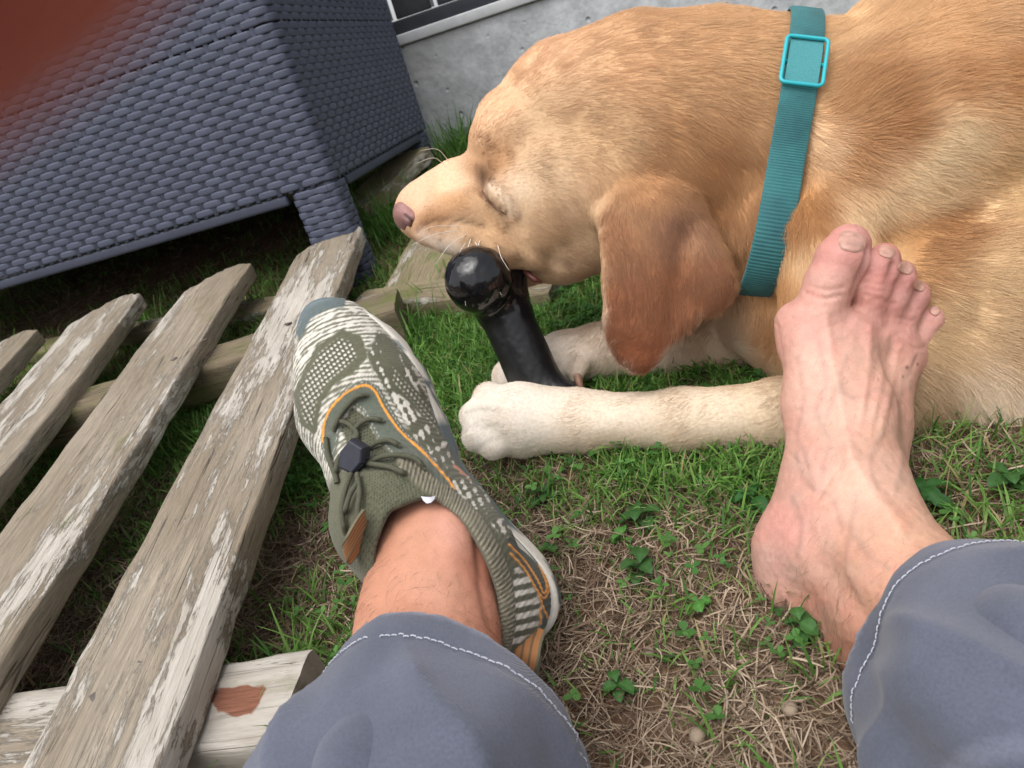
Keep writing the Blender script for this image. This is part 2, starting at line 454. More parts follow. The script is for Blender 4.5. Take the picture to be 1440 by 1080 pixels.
# ================================================================== wicker sofa base
SX, SY = -.444, 1.069            # its near corner
def sofa():
    c0 = lin((78, 83, 100))
    def mk(name, k=1.0):
        m, nt, bs = new_mat(name); v = mapped(nt, coord='Generated'); v2 = mapped(nt)
        f = noise(nt, v2, 14, 5); g = noise(nt, v2, 260, 3)
        oi = nd(nt, 'ShaderNodeObjectInfo')
        base = ramp(nt, f, [(.3, tuple(c0*.86*k)), (.7, tuple(c0*1.12*k))])
        base = mixc(nt, ramp(nt, noise(nt, v2, 60, 5, .7), [(.62, (0, 0, 0)), (.8, (.3,)*3)]), base, lin((128, 130, 138)))
        nt.links.new(mixc(nt, .5, base, ramp(nt, oi.outputs['Random'], [(0, (.82,)*3), (1, (1.14,)*3)]), 'MULTIPLY'), bs.inputs['Base Color'])
        bs.inputs['Roughness'].default_value = .55; bs.inputs['Specular IOR Level'].default_value = .35
        bump(nt, bs, g, .25, .0004); return m
    ms = mk('woven_resin'); mb = mk('resin_backing', .75)
    root = empty('wicker_sofa', (SX, SY, .16))
    tag(root, 'dark grey woven resin sofa base on short legs behind the wooden panel', 'sofa')
    O = np.array([SX, SY, .16]); pitch = .0183; row = .0098
    def strand(path, par, hgt=.0104, amp=.0015, th=.0011):
        """flat strip following a path in plan, over one upright and under the next"""
        path = np.asarray(path, float); s = np.concatenate([[0], np.cumsum(np.linalg.norm(np.diff(path, axis=0), axis=1))])
        n = int(s[-1]/pitch*9)+2; t = np.linspace(0, s[-1], n)
        xy = np.stack([np.interp(t, s, path[:, i]) for i in (0, 1)], 1)
        tg = np.gradient(xy, axis=0); tg /= np.linalg.norm(tg, axis=1, keepdims=True)
        nor = np.stack([tg[:, 1], -tg[:, 0]], 1)
        u = np.cos((t/pitch+par)*np.pi)                                  # long overs, short unders
        off = amp*np.clip(u*1.9+1.55, -1.1, 1)+amp*.3*np.clip(u, 0, 1)
        hh = hgt/2*(.84+.16*sstep(-.95, -.2, u))
        prof = [(-1, 0), (-.86, .8), (-.4, 1), (.4, 1), (.86, .8), (1, 0), (.7, -.6), (-.7, -.6)]
        V = np.zeros((n, 8, 3))
        for j, (a, b) in enumerate(prof):
            q = xy+nor*(off+b*th)[:, None]; V[:, j, :2] = q; V[:, j, 2] = a*hh
        return V.reshape(-1, 3), [grid_faces(n, 8, close_v=True)]
    r = .016
    def corner_path(x0, y1):
        a = np.linspace(-np.pi/2, 0, 7)
        c = np.stack([-r+r*np.cos(a), r+r*np.sin(a)], 1)
        return np.vstack([[[x0, 0]], c, [[0, y1]]])
    LW, LD = 1.35, .585
    zb, zt = .322-.16, .86-.16
    ev = [mesh_np('strand', *strand(corner_path(-LW, LD), p)) for p in (0, 1)]
    nrow = int((zt-zb)/row)
    seam = int((.532-.16-zb)/row)
    for i in range(nrow):
        z = zb+.008+i*row + (.0022 if i > seam else 0)
        obj('strand', ev[i % 2], ms, root, loc=(0, 0, z))
    # uprights, seen between the strands
    st = rbox(.0078, .0024, zt-zb, .0008, 1); sd_ = rbox(.0024, .0078, zt-zb, .0008, 1)
    Lpath = LW-r+r*np.pi/2
    zc = (zb+zt)/2
    k = 0
    while True:
        s = (k+.0)*pitch
        if s < LW-r: obj('upright', st, ms, root, loc=(-LW+s, -.0002, zc))
        elif s > Lpath and s-Lpath+r < LD: obj('upright', sd_, ms, root, loc=(.0002, s-Lpath+r, zc))
        elif s-Lpath+r >= LD: break
        k += 1
    bk = rbox(LW-.006, LD-.006, zt-zb-.004, .012, 3)
    obj('backing', bk, mb, root, loc=(-LW/2-.0022, LD/2+.0030, zc))
    obj('seat_board', rbox(LW+.02, LD+.02, .03, .008), mb, root, loc=(-LW/2, LD/2, zt+.016))
    rim = rbox(LW-.08, .012, .016, .004); rim2 = rbox(.012, LD-.12, .016, .004)
    obj('bottom_rim', rim, mb, root, loc=(-LW/2-.04, .006, zb-.008)); obj('bottom_rim', rim2, mb, root, loc=(-.006, LD/2, zb-.008))
    # legs
    def loop_path(w, d):
        q = .012; pts = []
        for cx, cy, a0 in ((-q, q, -90), (-q, d-q, 0), (-w+q, d-q, 90), (-w+q, q, 180)):
            for a in np.radians(np.linspace(a0, a0+90, 5)): pts.append((cx+q*np.cos(a), cy+q*np.sin(a)))
        pts.append(pts[0]); return np.array(pts)
    lw, ld = .072, .05
    lm = [mesh_np('leg_strand', *strand(loop_path(lw, ld), p)) for p in (0, 1)]
    core = rbox(lw-.006, ld-.006, 1.0, .01, 3)
    for x, y in ((0, 0), (0, LD-ld), (-LW+lw, 0), (-LW+lw, LD-ld)):
        g = float(ground_z(SX+x, SY+y))-.16; h = zb-g+.01
        lg = bpy.data.objects.new('leg', core); lg.data.materials.append(mb) if not core.materials else None
        col.objects.link(lg); lg.parent = root; lg.location = (x-lw/2, y+ld/2, g-.005+h/2); lg.scale = (1, 1, h)
        n = int(h/row)
        for i in range(n):
            s = obj('strand', lm[i % 2], ms, lg); s.location = (lw/2, -ld/2, (zb-.007-i*row-(g-.005+h/2))/h); s.scale = (1, 1, 1/h)
sofa()
# ================================================================== weathered timber
def wood_mat(name, paint=.5, moss=0.0, red=0.0, tone=(156, 144, 128)):
    m, nt, bs = new_mat(name)
    oi = nd(nt, 'ShaderNodeObjectInfo')
    tc = nt.nodes.new('ShaderNodeTexCoord')
    off = nd(nt, 'ShaderNodeVectorMath', {0: tc.outputs['Object'], 1: (0, 0, 0)}, operation='ADD')
    rv = nd(nt, 'ShaderNodeMath', {0: oi.outputs['Random'], 1: 7.3}, operation='MULTIPLY'); nt.links.new(rv.outputs[0], off.inputs[1])
    def mp(sc):
        n = nd(nt, 'ShaderNodeMapping', {'Scale': sc}); nt.links.new(off.outputs[0], n.inputs['Vector']); return n.outputs[0]
    grain = noise(nt, mp((9, 260, 160)), 1.0, 8, .74, dist=.15)
    fine = noise(nt, mp((45, 900, 500)), 1.0, 6, .7)
    crack = noise(nt, mp((2.2, 85, 60)), 1.0, 3, .5, dist=.35)
    big = noise(nt, mp((4, 14, 10)), 1.0, 4, .5)
    t = np.array(lin(tone))
    wood = ramp(nt, grain, [(.22, tuple(t*.50)), (.42, tuple(t*.88)), (.60, tuple(t*1.12)), (.8, tuple(t*1.35))])
    wood = mixc(nt, ramp(nt, big, [(.4, (0, 0, 0)), (.62, (.55,)*3)]), wood, lin((118, 104, 84)))
    wood = mixc(nt, .6, wood, ramp(nt, fine, [(.3, (.45,)*3), (.6, (1.15,)*3)]), 'MULTIPLY')
    ck = ramp(nt, crack, [(.484, (1, 1, 1)), (.494, (.18,)*3), (.502, (.18,)*3), (.512, (1, 1, 1))])
    patch = ramp(nt, noise(nt, mp((9, 22, 22)), 1.0, 2), [(.52, (0, 0, 0)), (.6, (1, 1, 1))])
    # flaking paint: broken along the grain
    pf = noise(nt, mp((24, 170, 90)), 1.0, 10, .80, dist=.1); pb = noise(nt, mp((3.0, 16, 9)), 1.0, 3, .5)
    s = nd(nt, 'ShaderNodeMath', {0: pf, 1: pb}, operation='ADD')
    thr = 1.26-.52*paint
    pm = ramp(nt, nd(nt, 'ShaderNodeMath', {0: s.outputs[0], 1: .5}, operation='MULTIPLY').outputs[0], [(thr/2-.004, (0, 0, 0)), (thr/2+.018, (.80,)*3)])
    geo = nd(nt, 'ShaderNodeNewGeometry')
    pcol = ramp(nt, noise(nt, mp((20, 120, 60)), 1.0, 5), [(.3, tuple(lin((172, 164, 153)))), (.7, tuple(lin((202, 196, 187))))])
    c = mixc(nt, pm, wood, pcol)
    c = mixc(nt, patch, c, mixc(nt, 1.0, c, ck, 'MULTIPLY'))
    if moss:
        mm = ramp(nt, noise(nt, mp((14, 30, 30)), 1.0, 5, .6), [(.62-.3*moss, (0, 0, 0)), (.78-.3*moss, (.8,)*3)])
        c = mixc(nt, mm, c, lin((104, 108, 62)))
    if red:                                       # bare red primer patch near the end, its own shape
        ad = nd(nt, 'ShaderNodeAttribute', attribute_name='Col')
        c = mixc(nt, ramp(nt, nd(nt, 'ShaderNodeMath', {0: ad.outputs['Fac'], 1: nd(nt, 'ShaderNodeMath', {0: noise(nt, mp((60, 60, 60)), 1, 4), 1: .35}, operation='MULTIPLY').outputs[0]}, operation='SUBTRACT').outputs[0], [(.30, (0, 0, 0)), (.36, (1, 1, 1))]), c,
                 ramp(nt, fine, [(.3, tuple(lin((104, 66, 50)))), (.7, tuple(lin((150, 102, 82))))]))
    nt.links.new(c, bs.inputs['Base Color'])
    bs.inputs['Roughness'].default_value = .82; bs.inputs['Specular IOR Level'].default_value = .25
    hsum = nd(nt, 'ShaderNodeMath', {0: nd(nt, 'ShaderNodeMath', {0: grain, 1: fine}, operation='ADD').outputs[0], 1: pm}, operation='ADD')
    hs2 = nd(nt, 'ShaderNodeMath', {0: hsum.outputs[0], 1: ck}, operation='ADD')
    bump(nt, bs, hs2.outputs[0], .8, .0014)
    return m
M_plank = wood_mat('weathered_plank', .47); M_plank2 = wood_mat('worn_plank', .36, .08); M_rail = wood_mat('painted_rail', .70, .1, red=1.0)
M_rail2 = wood_mat('mossy_rail', .30, .5, tone=(124, 112, 92)); M_moss = wood_mat('mossy_board', .34, .42, tone=(142, 130, 104)); M_end = wood_mat('rail_end', .25, .25, tone=(140, 112, 84))

def board(L, W, T, seed=0, top='flat', n=70, wear=.0016, warp=.004):
    """plank along local X from 0 to L, top face at z=T; end at X=L may have clipped shoulders and a rounded tip"""
    r = min(T, W)*.10
    prof = []
    for cx, cy, a0 in ((W/2-r, T-r, 0), (-W/2+r, T-r, 90), (-W/2+r, r, 180), (W/2-r, r, 270)):
        for a in np.radians(np.linspace(a0, a0+90, 4)): prof.append((cx+r*np.cos(a), cy+r*np.sin(a)))
    base = []
    for (y0, z0), (y1, z1) in zip(prof, prof[1:]+prof[:1]):      # split the long flats
        d = math.hypot(y1-y0, z1-z0); m = 1 if d < W*.2 else max(2, int(d/.007))
        for q in range(m): base.append((y0+(y1-y0)*q/m, z0+(z1-z0)*q/m))
    base = np.array(base); nv = len(base)
    xs = np.linspace(0, L, n)
    if top == 'picket':
        cl = .055; xs = np.concatenate([np.linspace(0, L-cl, n-12), np.linspace(L-cl, L, 13)[1:]])
    V = np.zeros((len(xs), nv, 3)); V[:, :, 0] = xs[:, None]; V[:, :, 1:] = base[None]
    if top == 'picket':                          # the far shoulder is sawn off at a slant, the other only eased
        t = np.clip((xs-(L-cl))/cl, 0, 1)
        lo = -W/2+W*.14*np.clip(t-.78, 0, 1)/.22; hi = W/2-(W*.56)*t**1.1
        V[:, :, 1] = np.clip(V[:, :, 1], lo[:, None], hi[:, None])
        V[:, :, 0] += np.where(t[:, None] > .9, -.006*((V[:, :, 1]-(lo+hi)[:, None]/2)/(W*.2))**2, 0)
    p = V.reshape(-1, 3)
    p[:, 1] += wear*(vnoise3(p*[40, 90, 90]+seed)-.5)*2; p[:, 2] += wear*.8*(vnoise3(p*[30, 160, 60]+seed+9)-.5)*2
    sx = p[:, 0]/L; p[:, 2] += warp*np.sin(sx*3.1+seed)*(1-sx)*sx*4-warp*.5*((p[:, 1]/W*2)**2)*.3; p[:, 1] += warp*.7*np.sin(sx*2.2+seed*2)
    F = [grid_faces(len(xs), nv, close_v=True)]
    a = p.reshape(len(xs), nv, 3); o = len(xs)*nv; j = np.arange(nv)      # end caps with vertices of their own, so the saw cut stays crisp
    V = np.vstack([p, a[0], a[-1], [a[0].mean(0), a[-1].mean(0)]])
    F.append(np.stack([np.full(nv, o+2*nv), o+(j+1) % nv, o+j], 1)); F.append(np.stack([np.full(nv, o+2*nv+1), o+nv+j, o+nv+(j+1) % nv], 1))
    return V, F
def lay(name, V, F, mat, a, b, parent=None, roll=0.0, cols=None, base=None):
    """put a board with its local X from a to b (points on its underside line), z up"""
    a = np.asarray(a, float); b = np.asarray(b, float); x = b-a; x /= np.linalg.norm(x)
    z = np.array([0, -SLOPE, 1.0]); z -= x*(z@x); z /= np.linalg.norm(z); y = np.cross(z, x)
    c, s = math.cos(roll), math.sin(roll); y, z = y*c+z*s, z*c-y*s
    o = obj(name, mesh_np(name, V, F, cols=cols), mat, parent)
    M = Matrix([[x[0], y[0], z[0], a[0]], [x[1], y[1], z[1], a[1]], [x[2], y[2], z[2], a[2]], [0, 0, 0, 1]])
    if parent is not None: M = Matrix.Translation(-parent.location) @ M
    o.matrix_local = M
    return o
def panel():
    HT, TP = .080, .024                                  # top of planks above the ground, plank thickness
    c = G(180, 700, HT-TP)
    root = empty('fence_panel', tuple(c)); tag(root, 'picket fence panel of weathered planks with flaking white paint lying on the grass', 'fence panel')
    def mid(p, q): return (G(*p, HT)+G(*q, HT))/2
    # every plank: two edge points near the foot and two near the tip
    rows = [(((48, 1070), (225, 1070)), ((412, 350), (490, 370)), M_plank, -.16, .024),
            (((0, 745), (0, 905)), ((262, 395), (335, 400)), M_plank2, -.25, .004),
            (((0, 560), (0, 655)), ((105, 440), (180, 435)), M_plank, -.36, .008)]
    ends = []
    for i, (ft, tp, m, back, fwd) in enumerate(rows):
        L0, R0, L1, R1 = G(*ft[0], HT), G(*ft[1], HT), G(*tp[0], HT), G(*tp[1], HT)
        d = ((L1-L0)/np.linalg.norm(L1-L0)+(R1-R0)/np.linalg.norm(R1-R0)); d /= np.linalg.norm(d)
        side = np.cross(d, [0, 0, 1.0]); side /= np.linalg.norm(side)
        mL = (L0+L1)/2; mR = (R0+R1)/2; W = abs((mR-mL)@side); mc = mL+side*((mR-mL)@side)/2
        ends.append((mc, d, W))
        tip = max((L1-mc)@d, (R1-mc)@d)+fwd
        foot = min((L0-mc)@d, (R0-mc)@d)+back
        a = mc+d*foot; b = mc+d*tip; dn = np.array([0, -SLOPE, 1.0])*TP
        V, F = board(np.linalg.norm(b-a), W*.98, TP, seed=i*3.7+1, top='picket', n=90)
        lay('plank', V, F, m, a-dn, b-dn, root)
    # the next plank, only its tip in view
    mc, d, W = ends[2]; a = G(20, 500, HT); 
    tipD = G(38, 470, HT); V, F = board(.8, W*.95, TP, seed=15, top='picket', n=60)
    dn = np.array([0, -SLOPE, 1.0])*TP
    lay('plank', V, F, M_plank2, tipD+np.array([-.035, -.01, 0])-d*.78-dn, tipD+np.array([-.035, -.01, 0])+d*.02-dn, root)
    # rails under the planks
    hr = HT-TP-.001; tr = .05
    p = (G(425, 902, hr)+G(402, 1038, hr))/2; q = p+np.array([-1.5, -.012, -.002]); wv = abs(G(425, 902, hr)-G(402, 1038, hr))[1]
    V, F = board(1.5, wv*.97, tr, seed=4, n=120, wear=.0022)
    # primer patch: pigment strength in the rail's own frame
    pa = (V[:, 0]-.040)/.030; pb = (V[:, 1]-.004)/.017
    tri = np.clip(1.15-np.maximum(np.abs(pb), np.abs(pa+.35*pb)*1.1+.40*pb), 0, 1)*(V[:, 2] > tr*.9)
    x = np.array([0, -SLOPE, 1.0])*tr
    o = lay('rail', V, F, M_rail, p-x, q-x, root, cols=np.repeat(tri[:, None], 3, 1)); o['label'] = 'near rail with flaking white paint and a red primer patch at its end'
    p = (G(563, 402, hr)+G(548, 436, hr))/2; q = (G(75, 560, hr)+G(75, 588, hr))/2; q = p+(q-p)*2.2
    V, F = board(np.linalg.norm(q-p), .062, tr, seed=8, n=120, wear=.0022)
    o = lay('rail', V, F, M_rail2, p-x*1.0, q-x*1.0, root)
    # nail heads
    mn = flat_mat('nail', (92, 84, 78), .5, 100, .2); nm = rbox(.007, .007, .002, .0008)
    for px, py in ((135, 979), (203, 928), (405, 455), (288, 478), (245, 505)):
        g = G(px, py, HT+.0005); obj('nail', nm, mn, root, loc=tuple(g-c), rot=(math.atan(SLOPE), 0, px*.1))
panel()

def loose_board(name, label, pts, W, T, mat, h, seed, L=None):
    a, b = G(*pts[0], h), G(*pts[1], h)
    if L: b = a+(b-a)/np.linalg.norm(b-a)*L
    V, F = board(np.linalg.norm(b-a), W, T, seed=seed, n=60, wear=.0025)
    o = lay(name, V, F, mat, a, b); tag(o, label, 'board'); return o
dnv = np.array([0, -SLOPE, 1.0])
loose_board('timber_board', 'mossy flat board slanting away below the nose of the dog', ((574, 458), (625, 330)), .092, .026, M_moss, .0, 21, L=.52)
loose_board('timber_board', 'short mossy board end poking out under the chin of the dog', ((790, 424), (735, 428)), .055, .03, M_moss, .0, 25, L=.30)
loose_board('timber_board', 'mossy timber board lying beside the sofa leg under its side', ((492, 318), (552, 262)), .085, .03, M_moss, .02, 29, L=.30)
loose_board('timber_board', 'mossy board lying under the fence panel tips in front of the sofa', ((470, 428), (120, 490)), .05, .02, M_moss, .004, 33, L=1.0)
# ================================================================== dog
VIEW = RC[:, 2]                                   # towards the viewer, level-ish axis used to flatten shapes side to side
def cp(px, py, d, r):
    return P(px, py, d), r*d/F_PX
def dog():
    H = .0042
    lo = np.minimum.reduce([P(540, 700, .55), P(540, -120, .9), P(2150, 700, .45), P(2150, -200, .95)])-.06
    hi = np.maximum.reduce([P(540, 700, .55), P(540, -120, .9), P(2150, 700, .45), P(2150, -200, .95)])+.06
    f = Field(lo, hi, H)
    def ch(pts, k=.02, sq=None, op='add'):
        f.chain([cp(*q) for q in pts], k, op, (VIEW, sq) if sq else None)
    # trunk, running off to the right
    ch([(1195, 235, .69, 176), (1330, 215, .695, 235), (1500, 250, .69, 270), (1750, 270, .67, 265), (2000, 250, .66, 235)], .03, .80)
    # neck and skull
    ch([(1215, 235, .69, 176), (1085, 218, .69, 178), (990, 186, .69, 160), (895, 166, .69, 136), (802, 176, .69, 106)], .018, .78)
    ch([(800, 170, .69, 108), (740, 200, .69, 78)], .02, .78)
    # cheeks and jaw
    ch([(860, 265, .672, 100), (780, 280, .672, 80), (720, 290, .680, 64)], .018, .9)
    ch([(850, 320, .675, 64), (790, 352, .682, 44), (730, 376, .695, 26), (680, 392, .70, 20)], .010)
    # muzzle
    ch([(735, 272, .69, 72), (690, 284, .69, 63), (640, 290, .69, 56), (608, 296, .69, 46), (592, 298, .69, 37)], .010, .86)
    ch([(692, 228, .69, 22), (640, 250, .69, 21), (592, 280, .69, 16)], .010)
    ch([(704, 168, .685, 31), (690, 196, .685, 20)], .012)             # bridge of the nose
    ch([(602, 324, .672, 23), (630, 328, .664, 25), (662, 336, .659, 27), (700, 348, .657, 28), (745, 354, .658, 26)], .010)    # flews
    ch([(612, 300, .662, 22), (650, 294, .657, 26), (700, 302, .657, 30)], .012)                                # whisker pad
    # brow, closed eye
    f.cone(P(690, 200, .672), P(720, 190, .664), 26*.67/F_PX, 30*.67/F_PX, .016)
    f.ell(P(715, 272, .645), np.eye(3), (.017, .013, .013), .012)
    f.cone(P(679, 264, .638), P(694, 286, .634), .0024, .0018, .006, 'cut')
    f.cone(P(668, 235, .648), P(683, 262, .640), .004, .0035, .010, 'cut')
    # lip corner
    f.cone(P(728, 372, .648), P(765, 392, .640), .006, .004, .006, 'cut')
    # neck folds
    for q in ([(1000, 235, .603), (1010, 270, .600), (1012, 330, .598)], [(1046, 235, .602), (1054, 270, .60), (1048, 330, .60)]):
        f.chain([(P(*a), r_) for a, r_ in zip(q, (.0015, .004, .004))], .014, 'cut')
    # throat and chest
    ch([(1060, 345, .668, 88), (1080, 440, .665, 62), (1130, 500, .655, 60)], .02)
    # near shoulder, upper arm, forearm, paw
    ch([(1370, 60, .640, 110), (1275, 205, .622, 122), (1150, 330, .598, 66)], .04)
    f.chain([(P(1118, 292, .576), .003), (P(1098, 312, .582), .009), (P(1064, 356, .588), .010)], .03, 'cut')
    ch([(1150, 334, .588, 62), (1185, 450, .578, 78), (1225, 560, .572, 62)], .014)
    ch([(1225, 578, .570, 52), (1105, 582, .592, 48), (960, 591, .618, 42), (830, 593, .644, 40), (790, 592, .650, 41)], .012)
    ch([(800, 590, .650, 42), (735, 590, .658, 50), (705, 590, .662, 46)], .012)
    for q in ((690, 562, .672, 26), (671, 586, .662, 26), (674, 613, .650, 25), (696, 627, .643, 21)):
        f.cone(P(735, 592, .660), *[P(*q[:3])], 32*.66/F_PX, q[3]*q[2]/F_PX, .004)
    for a, b in (((640, 602), (690, 599)), ((650, 573), (690, 577))):
        f.cone(P(*a, .648), P(*b, .632), .0034, .0022, .004, 'cut')
    # far leg and paw
    ch([(1150, 470, .71, 62), (1040, 488, .715, 44), (930, 490, .725, 38), (850, 492, .732, 36), (795, 503, .735, 36)], .014)
    ch([(800, 503, .735, 36), (750, 518, .735, 36), (722, 530, .735, 30)], .010)
    ch([(818, 508, .708, 15), (812, 528, .702, 10)], .008)                                  # dew claw pad
    # flank down to the ground, hind leg and tail outside the frame
    ch([(1330, 430, .61, 120), (1480, 450, .59, 150), (1650, 450, .58, 150)], .04)
    ch([(1290, 520, .585, 80), (1400, 535, .575, 82), (1600, 540, .565, 84)], .03)
    ch([(1900, 250, .60, 200), (1750, 480, .55, 130)], .04); ch([(1750, 500, .54, 90), (1950, 610, .53, 55), (1760, 640, .52, 45), (1640, 640, .52, 48)], .02)
    ch([(2000, 180, .70, 150), (2120, 330, .70, 60), (2120, 560, .66, 45)], .03)
    # ear: a folded flap with its own thickness hanging off the side of the head
    EAR = spline([(838, 300), (843, 350), (846, 410), (851, 470), (868, 508), (900, 525), (930, 508), (958, 470), (1000, 444), (1034, 418), (1038, 385), (1014, 335), (992, 295), (965, 262), (915, 248), (868, 262), (838, 300)], 70)[:-1]
    def ear_d(px, py):
        u = (py-250)/275.; v = (px-935)/100.
        return .622-.026*np.sin(np.clip(u*1.5, 0, 1.57))+.010*v*v-.006*np.exp(-((px-1010)/35)**2-((py-385)/45)**2)+.006*np.exp(-((px-955+40*(u-.5))/16)**2)*sstep(.15, .4, u)*(1-sstep(.75, 1, u))+.006*sstep(.75, 1, u)
    def ear(p):
        px, py, d = to_pix(p.astype(float)); m = d/F_PX
        a = polydist(px, py, EAR)*m+.0055; b = np.abs(d-ear_d(px, py))-.0015
        return np.sqrt(np.maximum(a, 0)**2+np.maximum(b, 0)**2)+np.minimum(np.maximum(a, b), 0)-.0055
    c8 = np.array([P(x, y, d) for x in (815, 1060) for y in (225, 545) for d in (.56, .66)])
    f.custom(c8.min(0), c8.max(0), ear, .009)
    V, F = f.mesh(2)
    # lids, lip fold and cheek crease, as relief of the skin
    px, py, d = to_pix(V); N0 = vnormals(V, F); near = (d < .69)*1.0; dsp = np.zeros(len(V))
    for pts, wpx, am in (([(678, 268), (685, 279), (694, 289), (704, 297), (711, 302)], 4.0, -.0020), ([(686, 258), (698, 268), (711, 282), (722, 298)], 7.0, .0028), ([(672, 276), (682, 290), (696, 302), (708, 312)], 6.0, .0014), ([(588, 322), (606, 311), (628, 309), (655, 311), (682, 318)], 4.5, -.0016), ([(690, 296), (720, 330), (760, 356), (800, 374)], 8.0, -.0018), ([(700, 330), (740, 362), (790, 384)], 8.0, .0012),
                         ([(664, 215), (674, 235), (680, 256)], 6.0, -.0022), ([(676, 200), (692, 214), (712, 220)], 9.0, .0026)):
        q, _ = linedist(px, py, spline(pts, 24)); dsp += am*np.exp(-(q/wpx)**2)*near
    V = V+N0*dsp[:, None]
    px, py, d = to_pix(V)
    # ---- coat colour over the animal, with shade of folds and creases painted in
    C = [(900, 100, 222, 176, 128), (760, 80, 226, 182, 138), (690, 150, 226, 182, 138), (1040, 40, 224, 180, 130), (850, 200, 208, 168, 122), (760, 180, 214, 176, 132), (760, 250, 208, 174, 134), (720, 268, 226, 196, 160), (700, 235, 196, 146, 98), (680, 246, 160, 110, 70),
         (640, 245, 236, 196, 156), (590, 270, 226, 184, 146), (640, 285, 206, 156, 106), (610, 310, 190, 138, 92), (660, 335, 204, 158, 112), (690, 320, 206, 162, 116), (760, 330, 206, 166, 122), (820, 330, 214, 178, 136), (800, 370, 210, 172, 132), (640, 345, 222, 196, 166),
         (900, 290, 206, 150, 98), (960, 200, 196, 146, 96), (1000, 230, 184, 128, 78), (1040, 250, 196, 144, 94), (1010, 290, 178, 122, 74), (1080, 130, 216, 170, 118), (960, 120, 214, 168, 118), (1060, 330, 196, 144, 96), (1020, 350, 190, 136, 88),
         (1200, 205, 198, 142, 88), (1140, 300, 190, 132, 78), (1160, 40, 230, 190, 140), (1200, 150, 206, 154, 100), (1190, 220, 214, 162, 108), (1300, 60, 230, 184, 130), (1420, 30, 228, 184, 134), (1250, 180, 200, 142, 86), (1230, 140, 200, 144, 90), (1420, 110, 222, 168, 112), (1330, 120, 214, 160, 106), (1160, 200, 226, 190, 146),  # browns behind the collar also paint the shade of the shoulder groove
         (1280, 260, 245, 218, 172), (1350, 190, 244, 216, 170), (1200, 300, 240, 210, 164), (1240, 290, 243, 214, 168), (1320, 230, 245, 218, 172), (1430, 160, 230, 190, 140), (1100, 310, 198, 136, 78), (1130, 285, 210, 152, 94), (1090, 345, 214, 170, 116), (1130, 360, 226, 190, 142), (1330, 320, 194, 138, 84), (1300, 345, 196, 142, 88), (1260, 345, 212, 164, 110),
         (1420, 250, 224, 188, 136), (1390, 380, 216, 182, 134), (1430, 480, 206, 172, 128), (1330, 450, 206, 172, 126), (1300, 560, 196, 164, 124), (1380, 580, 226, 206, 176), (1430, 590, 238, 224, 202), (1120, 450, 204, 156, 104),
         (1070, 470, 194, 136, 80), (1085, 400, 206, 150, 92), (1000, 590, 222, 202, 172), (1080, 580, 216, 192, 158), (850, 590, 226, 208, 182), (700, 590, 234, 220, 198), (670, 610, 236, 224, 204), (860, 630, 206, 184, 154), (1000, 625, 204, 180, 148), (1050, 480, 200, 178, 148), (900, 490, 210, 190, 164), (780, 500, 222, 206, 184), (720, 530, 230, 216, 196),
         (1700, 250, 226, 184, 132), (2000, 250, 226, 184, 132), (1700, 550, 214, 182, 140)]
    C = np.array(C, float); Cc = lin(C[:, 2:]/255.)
    EC = np.array([(900, 300, 200, 142, 92), (860, 340, 190, 128, 80), (870, 450, 178, 106, 60), (900, 505, 176, 100, 56), (960, 400, 180, 112, 66), (1010, 380, 188, 124, 78), (1025, 405, 172, 106, 64), (950, 320, 176, 120, 80), (990, 330, 194, 138, 92), (930, 440, 182, 112, 66)], float)
    Ecc = lin(EC[:, 2:]/255.)*np.array([.80, .85, .98])
    def coat(p):
        x, y, dd = to_pix(p)
        q = np.stack([x+26*(vnoise3(p*40)-.5), y+26*(vnoise3(p*40, 3)-.5)], 1)
        c = idw(q, C[:, :2], Cc, 3.6, 350.0)
        e = idw(q, EC[:, :2], Ecc, 4.0, 60.0)
        m = sstep(8, -14, polydist(x, y, EAR)+14*(vnoise3(p*120, 5)-.5))*sstep(.650, .635, dd)
        m = m*sstep(245, 310, y+.0*x)
        c = c*(1-m[:, None])+e*m[:, None]
        low = np.clip(.06-(p[:, 2]-ground_z(p[:, 0], p[:, 1])), 0, .06)/.06
        q, _ = linedist(x, y, spline([(674, 236), (679, 258), (685, 277), (694, 288), (708, 300)], 24)); c = c*(1-.42*np.exp(-(q/5.)**2)*(dd < .68))[:, None]  # shade of the eye, lip and cheek creases darkened into the coat
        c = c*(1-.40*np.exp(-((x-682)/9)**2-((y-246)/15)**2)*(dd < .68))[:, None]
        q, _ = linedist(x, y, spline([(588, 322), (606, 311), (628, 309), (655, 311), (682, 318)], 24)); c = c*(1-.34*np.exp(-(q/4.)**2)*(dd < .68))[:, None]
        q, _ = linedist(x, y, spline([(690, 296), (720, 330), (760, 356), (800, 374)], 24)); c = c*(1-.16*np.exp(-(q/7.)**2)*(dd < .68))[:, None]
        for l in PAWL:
            q, _ = linedist(x, y, spline(l, 16)); c = c*(1-.22*np.exp(-(q/3.5)**2)*(dd < .70))[:, None]  # crease shade between the toes, put in as darker fur
        q, _ = linedist(x, y, spline([(640, 352), (612, 342), (592, 330)], 16)); c = c+(lin(np.array([236, 224, 208])/255.)-c)*(.32*np.exp(-(q/9.)**2)*(dd < .68))[:, None]
        for a_, b_ in ((604, 322), (616, 318), (630, 320), (644, 322), (608, 330), (622, 328), (637, 331), (652, 331), (618, 338), (634, 340), (650, 342), (662, 338)):
            c = c*(1-.45*np.exp(-((x-a_)**2+(y-b_)**2)/5.)*(dd < .68))[:, None]
        q, _ = linedist(x, y, spline([(690, 262), (702, 272), (714, 286), (722, 298)], 16)); c = c+(lin(np.array([240, 220, 190])/255.)-c)*(.6*np.exp(-(q/6.)**2)*(dd < .68))[:, None]
